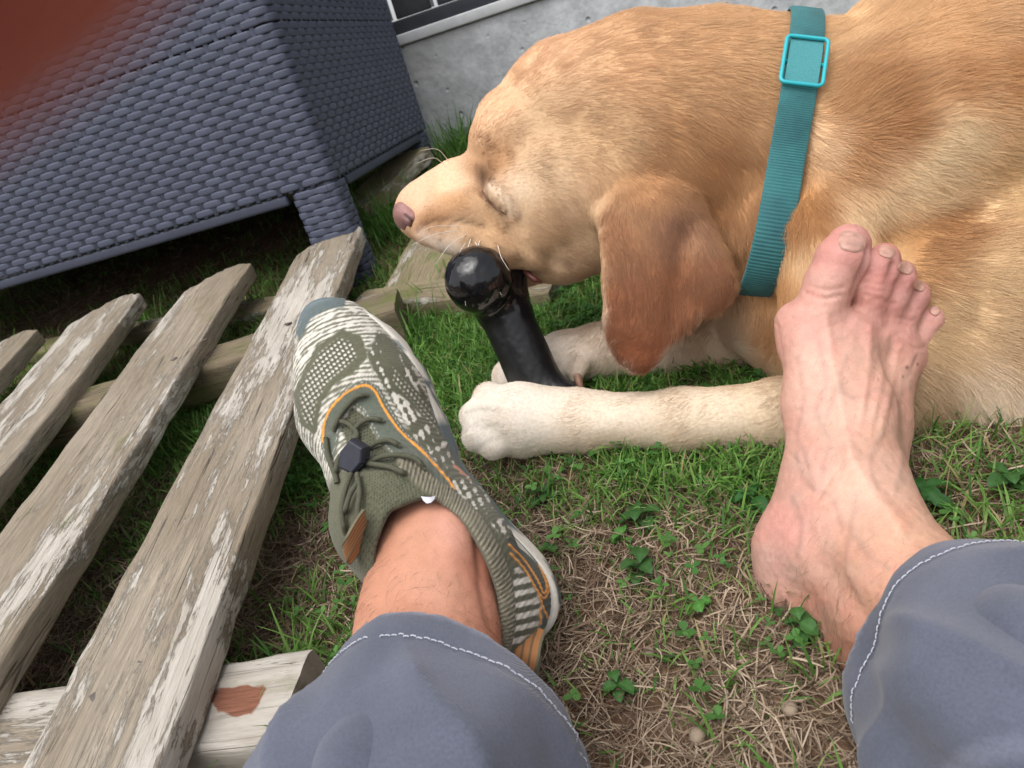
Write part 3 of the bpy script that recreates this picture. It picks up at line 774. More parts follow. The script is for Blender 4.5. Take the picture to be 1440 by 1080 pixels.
        mean = lin(np.array([216, 174, 126])/255.); wl = np.array([.3, .6, .1]); c = c*(np.clip((c@wl)/(mean@wl), .05, 3)**.38)[:, None]; c = c*np.array([.93, .945, 1.0]); c = c*np.minimum(1, .84/c.max(1))[:, None]; g_ = c.mean(1, keepdims=True); return g_+(c-g_)*.96  # contrast lifted: shaded folds and highlights are painted into the coat
    PAWL = ([(652, 606), (676, 600), (704, 598)], [(656, 578), (678, 574), (704, 578)], [(672, 630), (690, 618), (712, 612)])
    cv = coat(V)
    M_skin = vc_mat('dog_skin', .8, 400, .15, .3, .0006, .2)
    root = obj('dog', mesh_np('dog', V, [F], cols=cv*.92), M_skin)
    tag(root, 'yellow labrador dog lying on the grass, eyes shut, chewing a black rubber toy', 'dog')
    # ---- fur
    FL = [(600, 255, 1, -.5, 4), (650, 235, 1, -.45, 5), (640, 300, 1, .05, 5), (620, 330, .8, .5, 5), (700, 330, 1, .35, 7), (690, 170, .6, -.8, 7), (760, 90, .9, -.45, 9), (850, 45, 1, -.2, 11), (900, 80, 1, .0, 12), (1000, 40, 1, .0, 15), (740, 180, 1, -.15, 8), (770, 250, 1, .2, 8),
          (740, 300, .9, .45, 8), (800, 340, .9, .35, 10), (850, 180, 1, .1, 10), (900, 210, .95, .35, 12), (960, 130, 1, .2, 14), (1000, 180, .85, .6, 17), (1020, 260, .45, .9, 20), (1050, 320, .15, 1, 22), (1080, 120, .9, .4, 18), (1090, 200, .6, .8, 20), (960, 240, .8, .6, 16),
          (850, 290, -.1, 1, 9), (900, 300, .05, 1, 10), (870, 430, .0, 1, 10), (900, 500, .1, 1, 9), (960, 330, .1, 1, 10), (960, 430, -.15, 1, 11), (1010, 380, .3, .9, 11), (1030, 410, .1, 1, 9),
          (1170, 60, .8, -.5, 22), (1200, 150, .9, -.35, 22), (1190, 230, .75, .45, 20), (1300, 60, 1, .05, 20), (1420, 40, 1, .1, 20), (1300, 150, 1, -.3, 18), (1430, 130, 1, -.1, 18), (1280, 250, .8, .4, 14), (1350, 200, .9, .3, 15), (1120, 300, .1, .95, 15), (1160, 300, .35, .85, 14), (1090, 350, -.1, 1, 13), (1200, 350, .6, .7, 13),
          (1330, 340, 1, .3, 18), (1420, 320, 1, .15, 20), (1390, 450, 1, .35, 22), (1300, 480, .8, .5, 20), (1330, 570, .7, .8, 26), (1420, 580, .5, 1, 34), (1300, 600, .6, .8, 20), (1130, 450, .2, 1, 12), (1130, 560, -.5, .7, 9), (1070, 450, -.1, 1, 14),
          (1050, 585, -1, .12, 7), (900, 590, -1, .1, 6), (760, 590, -1, .05, 6), (690, 580, -1, .0, 6), (680, 620, -1, .25, 6), (860, 628, -.9, .4, 8), (1000, 628, -.9, .4, 9), (1050, 490, -1, .15, 8), (900, 490, -1, .1, 7), (760, 510, -1, .3, 6), (1700, 300, 1, .2, 18), (1700, 550, .9, .5, 20)]
    FL = np.array(FL, float)
    def wf(c, n):
        x, y, dd = to_pix(c); v = CAM-c; v /= np.linalg.norm(v, axis=1, keepdims=True)
        s = (n*v).sum(1); w = np.where(s > -.15, 1.0, .12)*(.14+.86*sstep(1950, 1480, x))
        w = w*np.where(x < 840, 1.5, 1.0)*np.where((x > 838) & (x < 1040) & (y > 250) & (y < 530) & (dd < .625), 1.5, 1.0)
        return w*np.where((x < 592) & (y > 262) & (y < 335), .0 if False else .35, 1)
    NF = 500000
    p, n = sample_surface(V, F, NF, wf)
    x, y, dd = to_pix(p)
    g = idw(np.stack([x, y], 1), FL[:, :2], FL[:, 2:], 3.0, 40.0)
    w3 = (vnoise3(p*55, 1)-.5)*.4+(vnoise3(p*160, 2)-.5)*.45
    ang = w3+rng.normal(0, .13, NF)
    gx = g[:, 0]*np.cos(ang)-g[:, 1]*np.sin(ang); gy = g[:, 0]*np.sin(ang)+g[:, 1]*np.cos(ang)
    fl = gx[:, None]*RC[:, 0]-gy[:, None]*RC[:, 1]
    t = fl-n*(fl*n).sum(1, keepdims=True); t /= np.linalg.norm(t, axis=1, keepdims=True)+1e-9
    Ln = g[:, 2]*1e-3*rng.uniform(.65, 1.15, NF)*(.8+.4*vnoise3(p*90, 8))
    lift = rng.uniform(.10, .34, NF)*(.8+.4*vnoise3(p*70, 4))
    k = 5; s = np.linspace(0, 1, k)
    S = p[:, None]-n[:, None]*.0008+Ln[:, None, None]*(s[None, :, None]*t[:, None]+(lift[:, None]*(s-.55*s*s)[None])[..., None]*n[:, None])
    S += (rng.normal(0, 1, (NF, 1, 3))*(Ln*.05)[:, None, None])*(s**2)[None, :, None]
    # hair under the collar lies flat
    hc = coat(p)*(.94+.12*vnoise3(p*75, 11))[:, None]*rng.uniform(.84, 1.14, (NF, 1))
    tip = np.clip(rng.normal(0, 1, NF), -1, 1)[:, None]
    hc = np.clip(hc*(1+.05*tip*np.array([0, .6, 1.0])), 0, 1)
    m, nt, bs = new_mat('dog_fur'); at = nd(nt, 'ShaderNodeAttribute', attribute_name='Col')
    hi_ = nd(nt, 'ShaderNodeHairInfo')
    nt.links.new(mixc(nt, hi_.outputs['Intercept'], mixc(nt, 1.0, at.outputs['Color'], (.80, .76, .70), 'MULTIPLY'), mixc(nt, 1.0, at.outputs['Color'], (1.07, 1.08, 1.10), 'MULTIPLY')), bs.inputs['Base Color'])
    bs.inputs['Roughness'].default_value = .5; bs.inputs['Specular IOR Level'].default_value = .3
    rad = (.00012+.00004*(Ln > .012))*rng.uniform(.8, 1.2, NF)*np.where(x < 840, .85, 1)
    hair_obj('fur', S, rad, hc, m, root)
    # ---- nose
    fn = Field(P(575, 300, .69)-.035, P(575, 300, .69)+.035, .0011)
    fn.cone(P(595, 272, .690), P(579, 302, .690), 15*.69/F_PX, 26*.69/F_PX, .012)
    fn.cone(P(570, 297, .678), P(580, 308, .668), 13*.69/F_PX, 11*.69/F_PX, .008)
    fn.cone(P(575, 316, .682), P(579, 323, .684), 9*.69/F_PX, 7*.69/F_PX, .006)
    v, q = fn.mesh(1); nn = vnormals(v, q); v = v+nn*(.0005*(vnoise3(v*900)-.5))[:, None]
    nx, ny, _ = to_pix(v); nq, _ = linedist(nx, ny, spline([(569, 303), (574, 307), (580, 313), (585, 320)], 12)); ng = np.exp(-(nq/2.6)**2); v = v-nn*(.0016*ng)[:, None]
    cc = lin(np.array([146, 104, 98])/255.)*np.ones((len(v), 1)); cc = cc*(1-.45*sstep(300, 322, ny))[:, None]*(.85+.3*vnoise3(v*300))[:, None]*(1-.75*ng)[:, None]  # dark hollow of the nostril is colour along a shallow groove
    obj('nose', mesh_np('nose', v, [q], cols=cc), vc_mat('nose_leather', .42, 500, .15, .4, .0006, .5), root)
    # ---- eyelid line, lip
    def tube_part(name, pts, r, mat, n=24, nv=8):
        a = spline([P(*q) for q in pts], n); rr = np.interp(np.linspace(0, 1, n), np.linspace(0, 1, len(r)), r)
        v, q = tube_np(a, rr, nv); return obj(name, mesh_np(name, v, q), mat, root)
    dk = flat_mat('eye_rim', (98, 66, 48), .5, 200, .2)
    es = [(678, 268), (685, 279), (694, 289), (704, 297), (711, 302)]
    # find the coat surface under each pixel so that the lid sits in its crease
    def surf_d(qx, qy):
        i = np.argsort((px-qx)**2+(py-qy)**2+np.where(d < .69, 0, 1e9))[:4]; return d[i].min()
    tube_part('eyelid', [(a, b, surf_d(a, b)-.0012) for a, b in es], [.0005, .0009, .0010, .0008, .0004], dk)
    lp = flat_mat('lip_skin', (104, 60, 54), .35, 200, .25, spec=.5)
    tube_part('lip', [(728, 374, .672), (742, 385, .665), (752, 393, .663), (762, 397, .668)], [.0015, .0028, .0028, .0012], lp)
    # ---- whiskers
    W = []
    for a, b, c in (((655, 330), (632, 345), (612, 372)), ((662, 336), (650, 380), (655, 430)), ((640, 325), (610, 330), (578, 345)), ((668, 340), (690, 380), (705, 415)), ((645, 318), (612, 318), (590, 326)), ((675, 338), (668, 362), (672, 385)), ((625, 232), (610, 222), (585, 230)), ((632, 228), (615, 210), (590, 212)), ((655, 342), (648, 352), (640, 372)), ((700, 345), (705, 362), (716, 380))):
        dd0 = surf_d(*a); W.append(spline([P(*a, dd0), P(*b, dd0-.012), P(*c, dd0-.018)], 6))
    W = np.array(W)
    mw, nt, bs = new_mat('whisker'); bs.inputs['Base Color'].default_value = (.75, .70, .62, 1); bs.inputs['Roughness'].default_value = .35
    hair_obj('whiskers', W, .00030, np.full((len(W), 3), .7), mw, root, tip=.3)
    # ---- claws
    mc = flat_mat('claw', (150, 112, 92), .35, 300, .2)
    for pts in ([(742, 548, .690), (750, 541, .682), (756, 545, .676)], [(812, 528, .700), (815, 540, .695), (820, 552, .692)]):
        tube_part('claw', pts, [.0042, .0036, .0012], mc, 10, 8)
    # ---- collar
    T, B, N = P(1122, 36, .69), P(1046, 420, .69), P(1099, 240, .60)
    c = (T+B)/2; A = np.cross(T-B, N-c); A /= np.linalg.norm(A); u = (T-B)/np.linalg.norm(T-B); w = np.cross(A, u)
    if w@VIEW < 0: w = -w
    th = np.linspace(0, 2*np.pi, 1440, endpoint=False)
    rr = []
    for a in th[::12]:
        dr = u*math.cos(a)+w*math.sin(a); best = .06
        for st in np.arange(.06, .24, .002):
            vals = []
            for o in (-.011, 0, .011):
                q = np.clip(((c+dr*st+A*o-f.lo)/H).round().astype(int), 0, f.n-1); vals.append(f.f[tuple(q)])
            if min(vals) > 0: break
            best = st
        rr.append(best)
    rr = np.array(rr); 
    for _ in range(6): rr = np.maximum(rr, (np.roll(rr, 1)+np.roll(rr, -1))/2)
    for _ in range(5): rr = (np.roll(rr, 1)+rr*2+np.roll(rr, -1))/4
    rr = np.interp(th, np.append(th[::12], 2*np.pi), np.append(rr, rr[0]))+.0040
    ea = np.linalg.norm(T-B)/2; rr = np.minimum(rr, np.where(np.cos(th) < -.3, 1.03*ea/np.maximum(-np.cos(th), .3), 1.0)); rr = np.minimum(rr, np.where(np.cos(th) > .3, 1.02*ea/np.maximum(np.cos(th), .3), 1.0))
    kk = np.hanning(151); kk /= kk.sum(); rr = np.convolve(np.pad(rr, 75, 'wrap'), kk, 'valid')
    rad_ = u*np.cos(th)[:, None]+w*np.sin(th)[:, None]
    ring = c+rad_*rr[:, None]
    prof = np.array([(-.0138, 0), (-.0138, .0018), (-.0125, .0026), (0, .0028), (.0125, .0026), (.0138, .0018), (.0138, 0)])
    rib = .00045*np.sin(th*rr.mean()/.0021*2*np.pi)
    Vc = ring[:, None]+A*prof[None, :, 0, None]+rad_[:, None]*(prof[:, 1][None]+rib[:, None]*(prof[:, 1] > .002)[None])[..., None]
    mcol, nt, bs = new_mat('collar_webbing'); v_ = mapped(nt)
    nt.links.new(ramp(nt, noise(nt, v_, 40, 5), [(.3, tuple(lin((26, 84, 88)))), (.7, tuple(lin((40, 108, 110))))]), bs.inputs['Base Color']); bs.inputs['Roughness'].default_value = .75
    bs.inputs['Sheen Weight'].default_value = .2; bump(nt, bs, noise(nt, v_, 900, 2), .3, .0005)
    cl = obj('collar', mesh_np('collar', Vc.reshape(-1, 3), [grid_faces(1440, 7, close_u=True)]), mcol, root)
    # slider and the doubled strap under it
    ix, iy, _ = to_pix(ring); near = (w@(ring-c).T) > 0
    def at(ypx): return int(np.argmin(np.where(near, np.abs(iy-ypx), 1e9)))
    i0, i1 = at(62), at(130)
    ci = (i0+i1)//2; nr = rad_[ci]; e1 = ring[i0]-ring[i1]; hl = np.linalg.norm(e1)/2; e1 /= 2*hl; e2 = np.cross(nr, e1); 
    if e2@A < 0: e2 = -e2
    cen = (ring[i0]+ring[i1])/2+nr*.006
    msl = flat_mat('teal_plastic', (40, 168, 178), .32, 60, .06, .05, spec=.5)
    def rr_ring(hx, hy, r):
        pts = []
        for sx, sy, a0 in ((1, 1, 0), (-1, 1, 90), (-1, -1, 180), (1, -1, 270)):
            for a in np.radians(np.linspace(a0, a0+90, 6)): pts.append((sx*(hx-r)+r*math.cos(a), sy*(hy-r)+r*math.sin(a)))
        pts.append(pts[0]); pts.append(pts[1]); return np.array(pts)
    q = rr_ring(.0162, hl*.95, .004); v, fc = tube_np(cen+q[:, :1]*e2+q[:, 1:]*e1+nr*.0012, .0016, 10, cap=False)
    sl = obj('slider', mesh_np('slider', v, fc), msl, cl)
    v, fc = tube_np(np.array([cen+e1*.0005-e2*.0158, cen+e1*.0005+e2*.0158])-nr*.002, .0018, 10); obj('slider_bar', mesh_np('slider_bar', v, fc), msl, sl)
    n_ = 24; tt = np.linspace(-1.0, 1.0, n_); sheet = np.stack([cen+e1*(a*hl)+nr*(.0020*(1-abs(a)**3)-.0012) for a in tt])
    VV = np.concatenate([sheet[:, None]+e2*x_ for x_ in (-.0128, -.0064, 0, .0064, .0128)], 1)
    VV2 = VV-nr*.0018
    Vt = np.vstack([VV.reshape(-1, 3), VV2.reshape(-1, 3)]); fa = grid_faces(n_, 5)
    mlt = flat_mat('worn_webbing', (70, 138, 142), .8, 1500, .30, .5, .0004)
    obj('strap_end', mesh_np('strap_end', Vt, [fa, fa[:, ::-1]+n_*5]), mlt, cl)
    return f, V, F
DOGF = dog()
# ---- rubber chew toy
def toy():
    c = P(720, 470, .655)
    f = Field(c-.16, c+.16, .0016)
    f.cone(P(672, 393, .640), P(673, 394, .640), 47*.64/F_PX, 47*.64/F_PX, .004)
    f.cone(P(682, 402, .652), P(696, 430, .666), 34*.64/F_PX, 31*.65/F_PX, .008)
    f.cone(P(706, 430, .668), P(764, 560, .676), 36*.665/F_PX, 37*.67/F_PX, .008)
    f.cone(P(716, 388, .676), P(712, 432, .670), 26*.665/F_PX, 32*.665/F_PX, .010)
    f.cone(P(783, 556, .665), P(794, 560, .660), 26*.665/F_PX, 24*.665/F_PX, .010); f.cone(P(752, 566, .672), P(735, 570, .676), 30*.665/F_PX, 24*.665/F_PX, .010)
    v, q = f.mesh(2); n = vnormals(v, q); x, y, d = to_pix(v)
    wet = sstep(470, 420, y)
    v = v+n*(wet*.0011*(fbm2(x/9., y/9., 3)-.5)+(.0005*(vnoise3(v*260)-.5)))[:, None]
    m, nt, bs = new_mat('black_rubber'); vv = mapped(nt, coord='Generated'); vo = mapped(nt)
    bs.inputs['Base Color'].default_value = (.006, .006, .007, 1)
    at = nd(nt, 'ShaderNodeAttribute', attribute_name='Col')
    nt.links.new(ramp(nt, at.outputs['Fac'], [(0, (.42,)*3), (1, (.07,)*3)]), bs.inputs['Roughness'])
    bump(nt, bs, noise(nt, vo, 130, 4, .6), .35, .0006)
    o = obj('chew_toy', mesh_np('chew_toy', v, [q], cols=np.repeat(wet[:, None], 3, 1)), m)
    tag(o, 'black rubber bone-shaped chew toy with a wet round end, held between the paws', 'toy')
toy()
# ================================================================== person: two lower legs in trousers, one shoe on, one foot bare
def face_depth(V, N=None):
    """nearest surface depth under a pixel, from a finished mesh"""
    x, y, d = to_pix(V)
    def q(a, b, rad=3.0):
        m = (np.abs(x-a) < rad) & (np.abs(y-b) < rad)
        while not m.any():
            rad *= 2; m = (np.abs(x-a) < rad) & (np.abs(y-b) < rad)
        return d[m].min()
    return q
ANK_L, ANK_R = P(612, 745, .470), P(1212, 745, .452)
dirL = P(592, 1000, .385)-ANK_L; dirL /= np.linalg.norm(dirL)
dirR = P(1420, 985, .372)-ANK_R; dirR /= np.linalg.norm(dirR)
KNEE_L, KNEE_R = ANK_L+dirL*.40, ANK_R+dirR*.40
HIP_L, HIP_R = np.array([-.10, -.46, .10]), np.array([.12, -.46, .10])
def person_root():
    r = empty('person', (0, -.4, float(ground_z(0, -.4)))); 
    tag(r, 'person in blue-grey trousers with one bare foot against the dog and one sport shoe on', 'person'); return r
PERSON = person_root()
def sub(name, V, F, mat, cols=None, parent=None, smooth=True):
    """part of the person: mesh given in world coordinates"""
    o = obj(name, mesh_np(name, V, F, cols=cols, smooth=smooth), mat, parent or PERSON)
    o.location = -np.array(PERSON.location) if parent is None else (0, 0, 0)
    return o

def body():
    # ---- right foot, left ankle: one skin surface (the legs meet at the hips inside the trousers)
    parts = []
    h = .0015
    lo = np.minimum.reduce([P(1050, 960, .36), P(1050, 300, .60), P(1420, 300, .60), P(1420, 960, .36), P(1050, 960, .5)])-.02
    hi = np.maximum.reduce([P(1050, 960, .36), P(1050, 300, .60), P(1420, 300, .60), P(1420, 960, .36), P(1050, 960, .5)])+.02
    f = Field(lo, hi, h)
    def ch(pts, k=.012, op='add'): f.chain([cp(*q) for q in pts], k, op)
    ch([(1140, 462, .538, 40), (1152, 570, .518, 45), (1162, 680, .490, 52)], .014)
    ch([(1190, 480, .536, 36), (1197, 580, .508, 52), (1203, 690, .474, 62)], .016)
    ch([(1258, 500, .548, 34), (1230, 600, .526, 42), (1222, 690, .497, 50)], .014)
    ch([(1116, 452, .548, 24), (1122, 485, .546, 26)], .012)                                # ball joint of the big toe
    ch([(1172, 690, .490, 62), (1138, 775, .478, 66), (1136, 812, .478, 56), (1165, 845, .470, 46)], .02)   # heel
    ch([(1195, 690, .470, 72), (1222, 775, .447, 82), (1275, 852, .415, 96), (1400, 962, .365, 118)], .02)   # ankle, shin
    ch([(1150, 770, .455, 40), (1172, 748, .449, 30)], .016)                                # ankle bone
    ch([(1245, 735, .470, 34)]*2, .014)
    ch([(1150, 850, .470, 42), (1235, 930, .43, 60)], .02)                                    # heel cord
    ch([(1195, 470, .535, 30), (1250, 480, .545, 26), (1283, 510, .552, 24)], .012)
    # toes: knuckle and tip each
    toes = [[(1150, 445, .535, 36), (1166, 400, .532, 33), (1183, 366, .531, 35), (1193, 345, .534, 30)],
            [(1218, 450, .538, 25), (1226, 410, .533, 23), (1238, 378, .532, 24), (1243, 364, .537, 22)],
            [(1240, 465, .543, 22), (1254, 425, .537, 20), (1265, 396, .537, 20), (1269, 384, .541, 18)],
            [(1256, 482, .548, 21), (1272, 446, .542, 18), (1286, 420, .543, 18), (1290, 410, .546, 16)],
            [(1272, 505, .553, 21), (1292, 474, .549, 18), (1307, 452, .549, 18), (1312, 444, .552, 16)]]
    for t in toes: ch(t, .0045)
    for a, b in (((1196, 452), (1218, 350)), ((1240, 450), (1258, 372)), ((1256, 468), (1281, 398)), ((1270, 492), (1303, 432))):   # clefts between the toes
        f.cone(P(*a, .516), P(*b, .520), .0016, .0030, .004, 'cut')
    V, F = f.mesh(3); N = vnormals(V, F); x, y, d = to_pix(V)
    vw = CAM-V; vw /= np.linalg.norm(vw, axis=1, keepdims=True); fr = sstep(-.1, .3, (N*vw).sum(1))
    disp = np.zeros(len(V)); red = np.zeros(len(V)); vein = np.zeros(len(V)); pale = np.zeros(len(V))
    def ridge(pts, wpx, amp, tint=None):
        q, _ = linedist(x, y, spline(pts, 24)); g = np.exp(-(q/wpx)**2)*fr
        nonlocal disp
        disp = disp+amp*g
        if tint is not None: tint += g
    # tendons
    ridge([(1160, 440), (1172, 520), (1188, 600), (1196, 650)], 7, .0016, pale); ridge([(1222, 460), (1220, 520), (1208, 600)], 6, .0013, pale)
    ridge([(1246, 470), (1238, 530), (1222, 610)], 6, .0012, pale); ridge([(1262, 490), (1252, 540), (1236, 610)], 6, .0012, pale)
    ridge([(1196, 640), (1222, 690), (1262, 740)], 13, .0030, pale)
    # veins
    for v in ([(1125, 500), (1132, 560), (1124, 610), (1138, 650), (1148, 690)], [(1150, 480), (1162, 540), (1150, 580), (1166, 620), (1160, 660)], [(1190, 500), (1180, 545), (1205, 560), (1235, 548), (1250, 570)], [(1180, 545), (1164, 585)], [(1120, 640), (1140, 680), (1170, 700), (1186, 740)], [(1205, 700), (1200, 745), (1222, 780), (1250, 800)], [(1270, 520), (1262, 580), (1268, 640), (1258, 690)], [(1285, 500), (1277, 545)], [(1118, 700), (1130, 740), (1124, 780)], [(1240, 610), (1222, 650), (1230, 690)], [(1200, 745), (1190, 800), (1210, 850)]):
        ridge(v, 4.2, .00048, vein)
    # toe creases
    for pts, a in (([(1133, 412), (1155, 420), (1182, 416)], -.0009), ([(1138, 402), (1160, 408), (1186, 405)], -.0007), ([(1216, 405), (1238, 410)], -.0008), ([(1214, 396), (1242, 401)], -.0006), ([(1220, 416), (1236, 420)], -.0006), ([(1246, 425), (1262, 429)], -.0006), ([(1262, 446), (1280, 452)], -.0006), ([(1110, 640), (1130, 655), (1160, 660)], -.0006), ([(1175, 662), (1150, 700)], -.0008),
                   ([(1262, 470), (1285, 490), (1300, 488)], -.0008), ([(1278, 530), (1290, 500)], -.0008), ([(1092, 455), (1100, 500)], -.0006)):
        ridge(pts, 3.0, a)
    disp += .0007*(fbm2(x/14., y/14., 5)-.47)*fr+.0006*(vnoise3(V*420)-.5)
    # hollow between ankle bone and heel
    q, _ = linedist(x, y, spline([(1160, 800), (1180, 830), (1215, 870)], 16)); disp -= .004*np.exp(-(q/22)**2)*fr
    V = V+N*disp[:, None]
    CP = [(1190, 350, 206, 140, 128), (1165, 420, 212, 152, 136), (1225, 420, 198, 134, 120), (1243, 370, 196, 128, 118), (1270, 392, 196, 130, 120), (1290, 415, 198, 134, 124), (1312, 450, 204, 144, 130), (1110, 460, 214, 152, 136), (1150, 520, 220, 168, 148), (1210, 540, 206, 152, 132), (1260, 540, 200, 144, 124), (1180, 600, 218, 168, 148), (1240, 620, 206, 154, 132),
          (1130, 640, 216, 160, 142), (1200, 680, 220, 168, 146), (1100, 740, 216, 152, 138), (1085, 800, 208, 158, 143), (1150, 780, 212, 156, 136), (1200, 780, 200, 146, 122), (1260, 760, 214, 160, 134), (1140, 860, 196, 138, 118), (1200, 900, 188, 130, 107), (1250, 850, 198, 140, 114), (1300, 800, 204, 146, 120)]
    CP = np.array(CP, float); x, y, d = to_pix(V)
    c = idw(np.stack([x, y], 1), CP[:, :2], lin(CP[:, 2:]/255.), 3.0, 100.)
    c *= (1-.12*np.clip(vein, 0, 1)[:, None]*np.array([1.2, .9, .7]))*(1+.10*np.clip(pale, 0, 1)[:, None])
    c *= (.88+.24*fbm2(x/7., y/7., 7))[:, None]*np.array([1, 1, 1])
    bl = fbm2(x/26., y/26., 9); c *= 1+(bl-.47)[:, None]*np.array([.1, -.16, -.16])
    for mx, my, r in ((1276, 517, 2.4), (1290, 512, 1.6), (1270, 530, 1.2)):
        c *= 1-.65*sstep(r+1.2, r-.6, np.hypot(x-mx, y-my))[:, None]
    parts.append((V, [F])); cols = [c]
    FOOT = (V, N, F)
    # ---- left ankle and shin
    f = Field(np.minimum(ANK_L, P(590, 1080, .33))-.10, np.maximum(ANK_L, P(590, 1080, .33))+.10, .0022)
    ch([(624, 835, .497, 54), (612, 760, .476, 54), (608, 800, .452, 77), (602, 880, .425, 90), (596, 1000, .385, 112), (592, 1080, .36, 128)], .02)
    ch([(604, 690, .482, 50), (616, 770, .455, 66)], .02); ch([(640, 730, .480, 44), (640, 790, .465, 52)], .02)
    ch([(640, 745, .436, 10), (615, 860, .402, 9)], .014)
    V2, F2 = f.mesh(2); N2 = vnormals(V2, F2); x, y, d = to_pix(V2)
    V2 = V2+N2*(.0009*(fbm2(x/30., y/30., 12)-.47)+.0005*(vnoise3(V2*350)-.5))[:, None]
    q, _ = linedist(x, y, spline([(672, 760), (678, 830), (690, 880)], 12)); V2 -= N2*(.0016*np.exp(-(q/6)**2))[:, None]
    CP = np.array([(640, 740, 214, 150, 128), (580, 760, 202, 138, 110), (620, 830, 210, 148, 122), (560, 860, 196, 132, 104), (680, 800, 196, 126, 102), (660, 890, 206, 142, 116), (690, 900, 186, 118, 92)], float)
    c2 = idw(np.stack([x, y], 1), CP[:, :2], lin(CP[:, 2:]/255.), 3.0, 100.)*(.9+.2*fbm2(x/9., y/9., 7))[:, None]
    parts.append((V2, [F2])); cols.append(c2)
    VB, FB = join_np(parts)
    M_skin = vc_mat('human_skin', .52, 900, .10, .35, .0005, .4, sss=.06)
    sub('body', VB, FB, M_skin, np.clip(np.vstack(cols)*np.array([.85, .92, .93]), 0, 1))
    # ---- toenails
    qd = face_depth(FOOT[0]); mn = flat_mat('nail_keratin', (180, 138, 124), .35, 250, .25, .1, spec=.5)
    for (cx, cy, rx, ry, ang) in ((1198, 340, 20, 15, 14), (1247, 354, 12, 9, 20), (1273, 377, 10.5, 8.5, 24), (1293, 402, 9, 7.5, 30), (1315, 437, 7.5, 7, 36)):
        a = math.radians(ang); nr, na = 6, 26; pts = []
        for i in range(nr+1):
            for j in range(na):
                r = i/nr; t = 2*math.pi*j/na
                ux = math.copysign(abs(math.cos(t))**.7, math.cos(t)); uy = math.copysign(abs(math.sin(t))**.7, math.sin(t))
                qx = cx+rx*r*ux*math.cos(a)-ry*r*uy*math.sin(a); qy = cy+rx*r*ux*math.sin(a)+ry*r*uy*math.cos(a)
                pts.append((qx, qy))
        pts = np.array(pts); dd = np.array([qd(u, w, 2.5) for u, w in pts])
        A = np.c_[np.ones(len(pts)), pts-[cx, cy], (pts-[cx, cy])**2, ((pts-[cx, cy])**2)[:, :1]*0+((pts[:, :1]-cx)*(pts[:, 1:]-cy))]
        co, *_ = np.linalg.lstsq(A, dd, rcond=None); dd = A@co
        rr = np.repeat(np.arange(nr+1)/nr, na); dd = dd-.0011*(1-rr**6)+.0006*(rr > .99)
        v = PA(np.c_[pts, dd]); sub('toenail', v, [grid_faces(nr+1, na, close_v=True)], mn)
    # ---- fine dark hair on shin, ankle and toes
    def hairs(V, F, N, n, box, L, dr, dens):
        pp, nn = sample_surface(V, F, n*6, lambda c, m: ((m*(CAM-c)).sum(1) > -.05)*1.0)
        X, Y, _ = to_pix(pp); m = (X > box[0]) & (X < box[2]) & (Y > box[1]) & (Y < box[3]) & (dens(X, Y) > rng.random(len(X)))
        pp, nn = pp[m][:n], nn[m][:n]; k = len(pp); a = dr+rng.normal(0, .5, k)
        fl = np.cos(a)[:, None]*RC[:, 0]-np.sin(a)[:, None]*RC[:, 1]; t = fl-nn*(fl*nn).sum(1, keepdims=True); t /= np.linalg.norm(t, axis=1, keepdims=True)
        b = np.cross(nn, t); s = np.linspace(0, 1, 5); l = L*rng.uniform(.5, 1.2, k); cv = rng.normal(0, .35, k)
        return pp[:, None]+l[:, None, None]*(s[None, :, None]*t[:, None]+(.45*(s-s*s*.8))[None, :, None]*nn[:, None]+(cv[:, None]*s**2)[..., None]*b[:, None])
    S = np.concatenate([hairs(V2, F2, N2, 330, (500, 720, 710, 960), .011, 1.9, lambda X, Y: sstep(720, 880, Y)*.8+.08),
                        hairs(FOOT[0], FOOT[2], FOOT[1], 240, (1120, 700, 1340, 950), .010, 2.2, lambda X, Y: sstep(700, 860, Y)*.8+.06),
                        hairs(FOOT[0], FOOT[2], FOOT[1], 130, (1130, 500, 1250, 660), .007, 1.6, lambda X, Y: .5+0*X),
                        hairs(FOOT[0], FOOT[2], FOOT[1], 46, (1140, 375, 1250, 420), .005, 1.2, lambda X, Y: .9+0*X)])
    m, nt, bs = new_mat('body_hair'); bs.inputs['Base Color'].default_value = (.07, .04, .025, 1); bs.inputs['Roughness'].default_value = .5
    o = hair_obj('leg_hair', S, .00005, np.full((len(S), 3), .05), m, PERSON, tip=.4); o.location = -np.array(PERSON.location)
body()

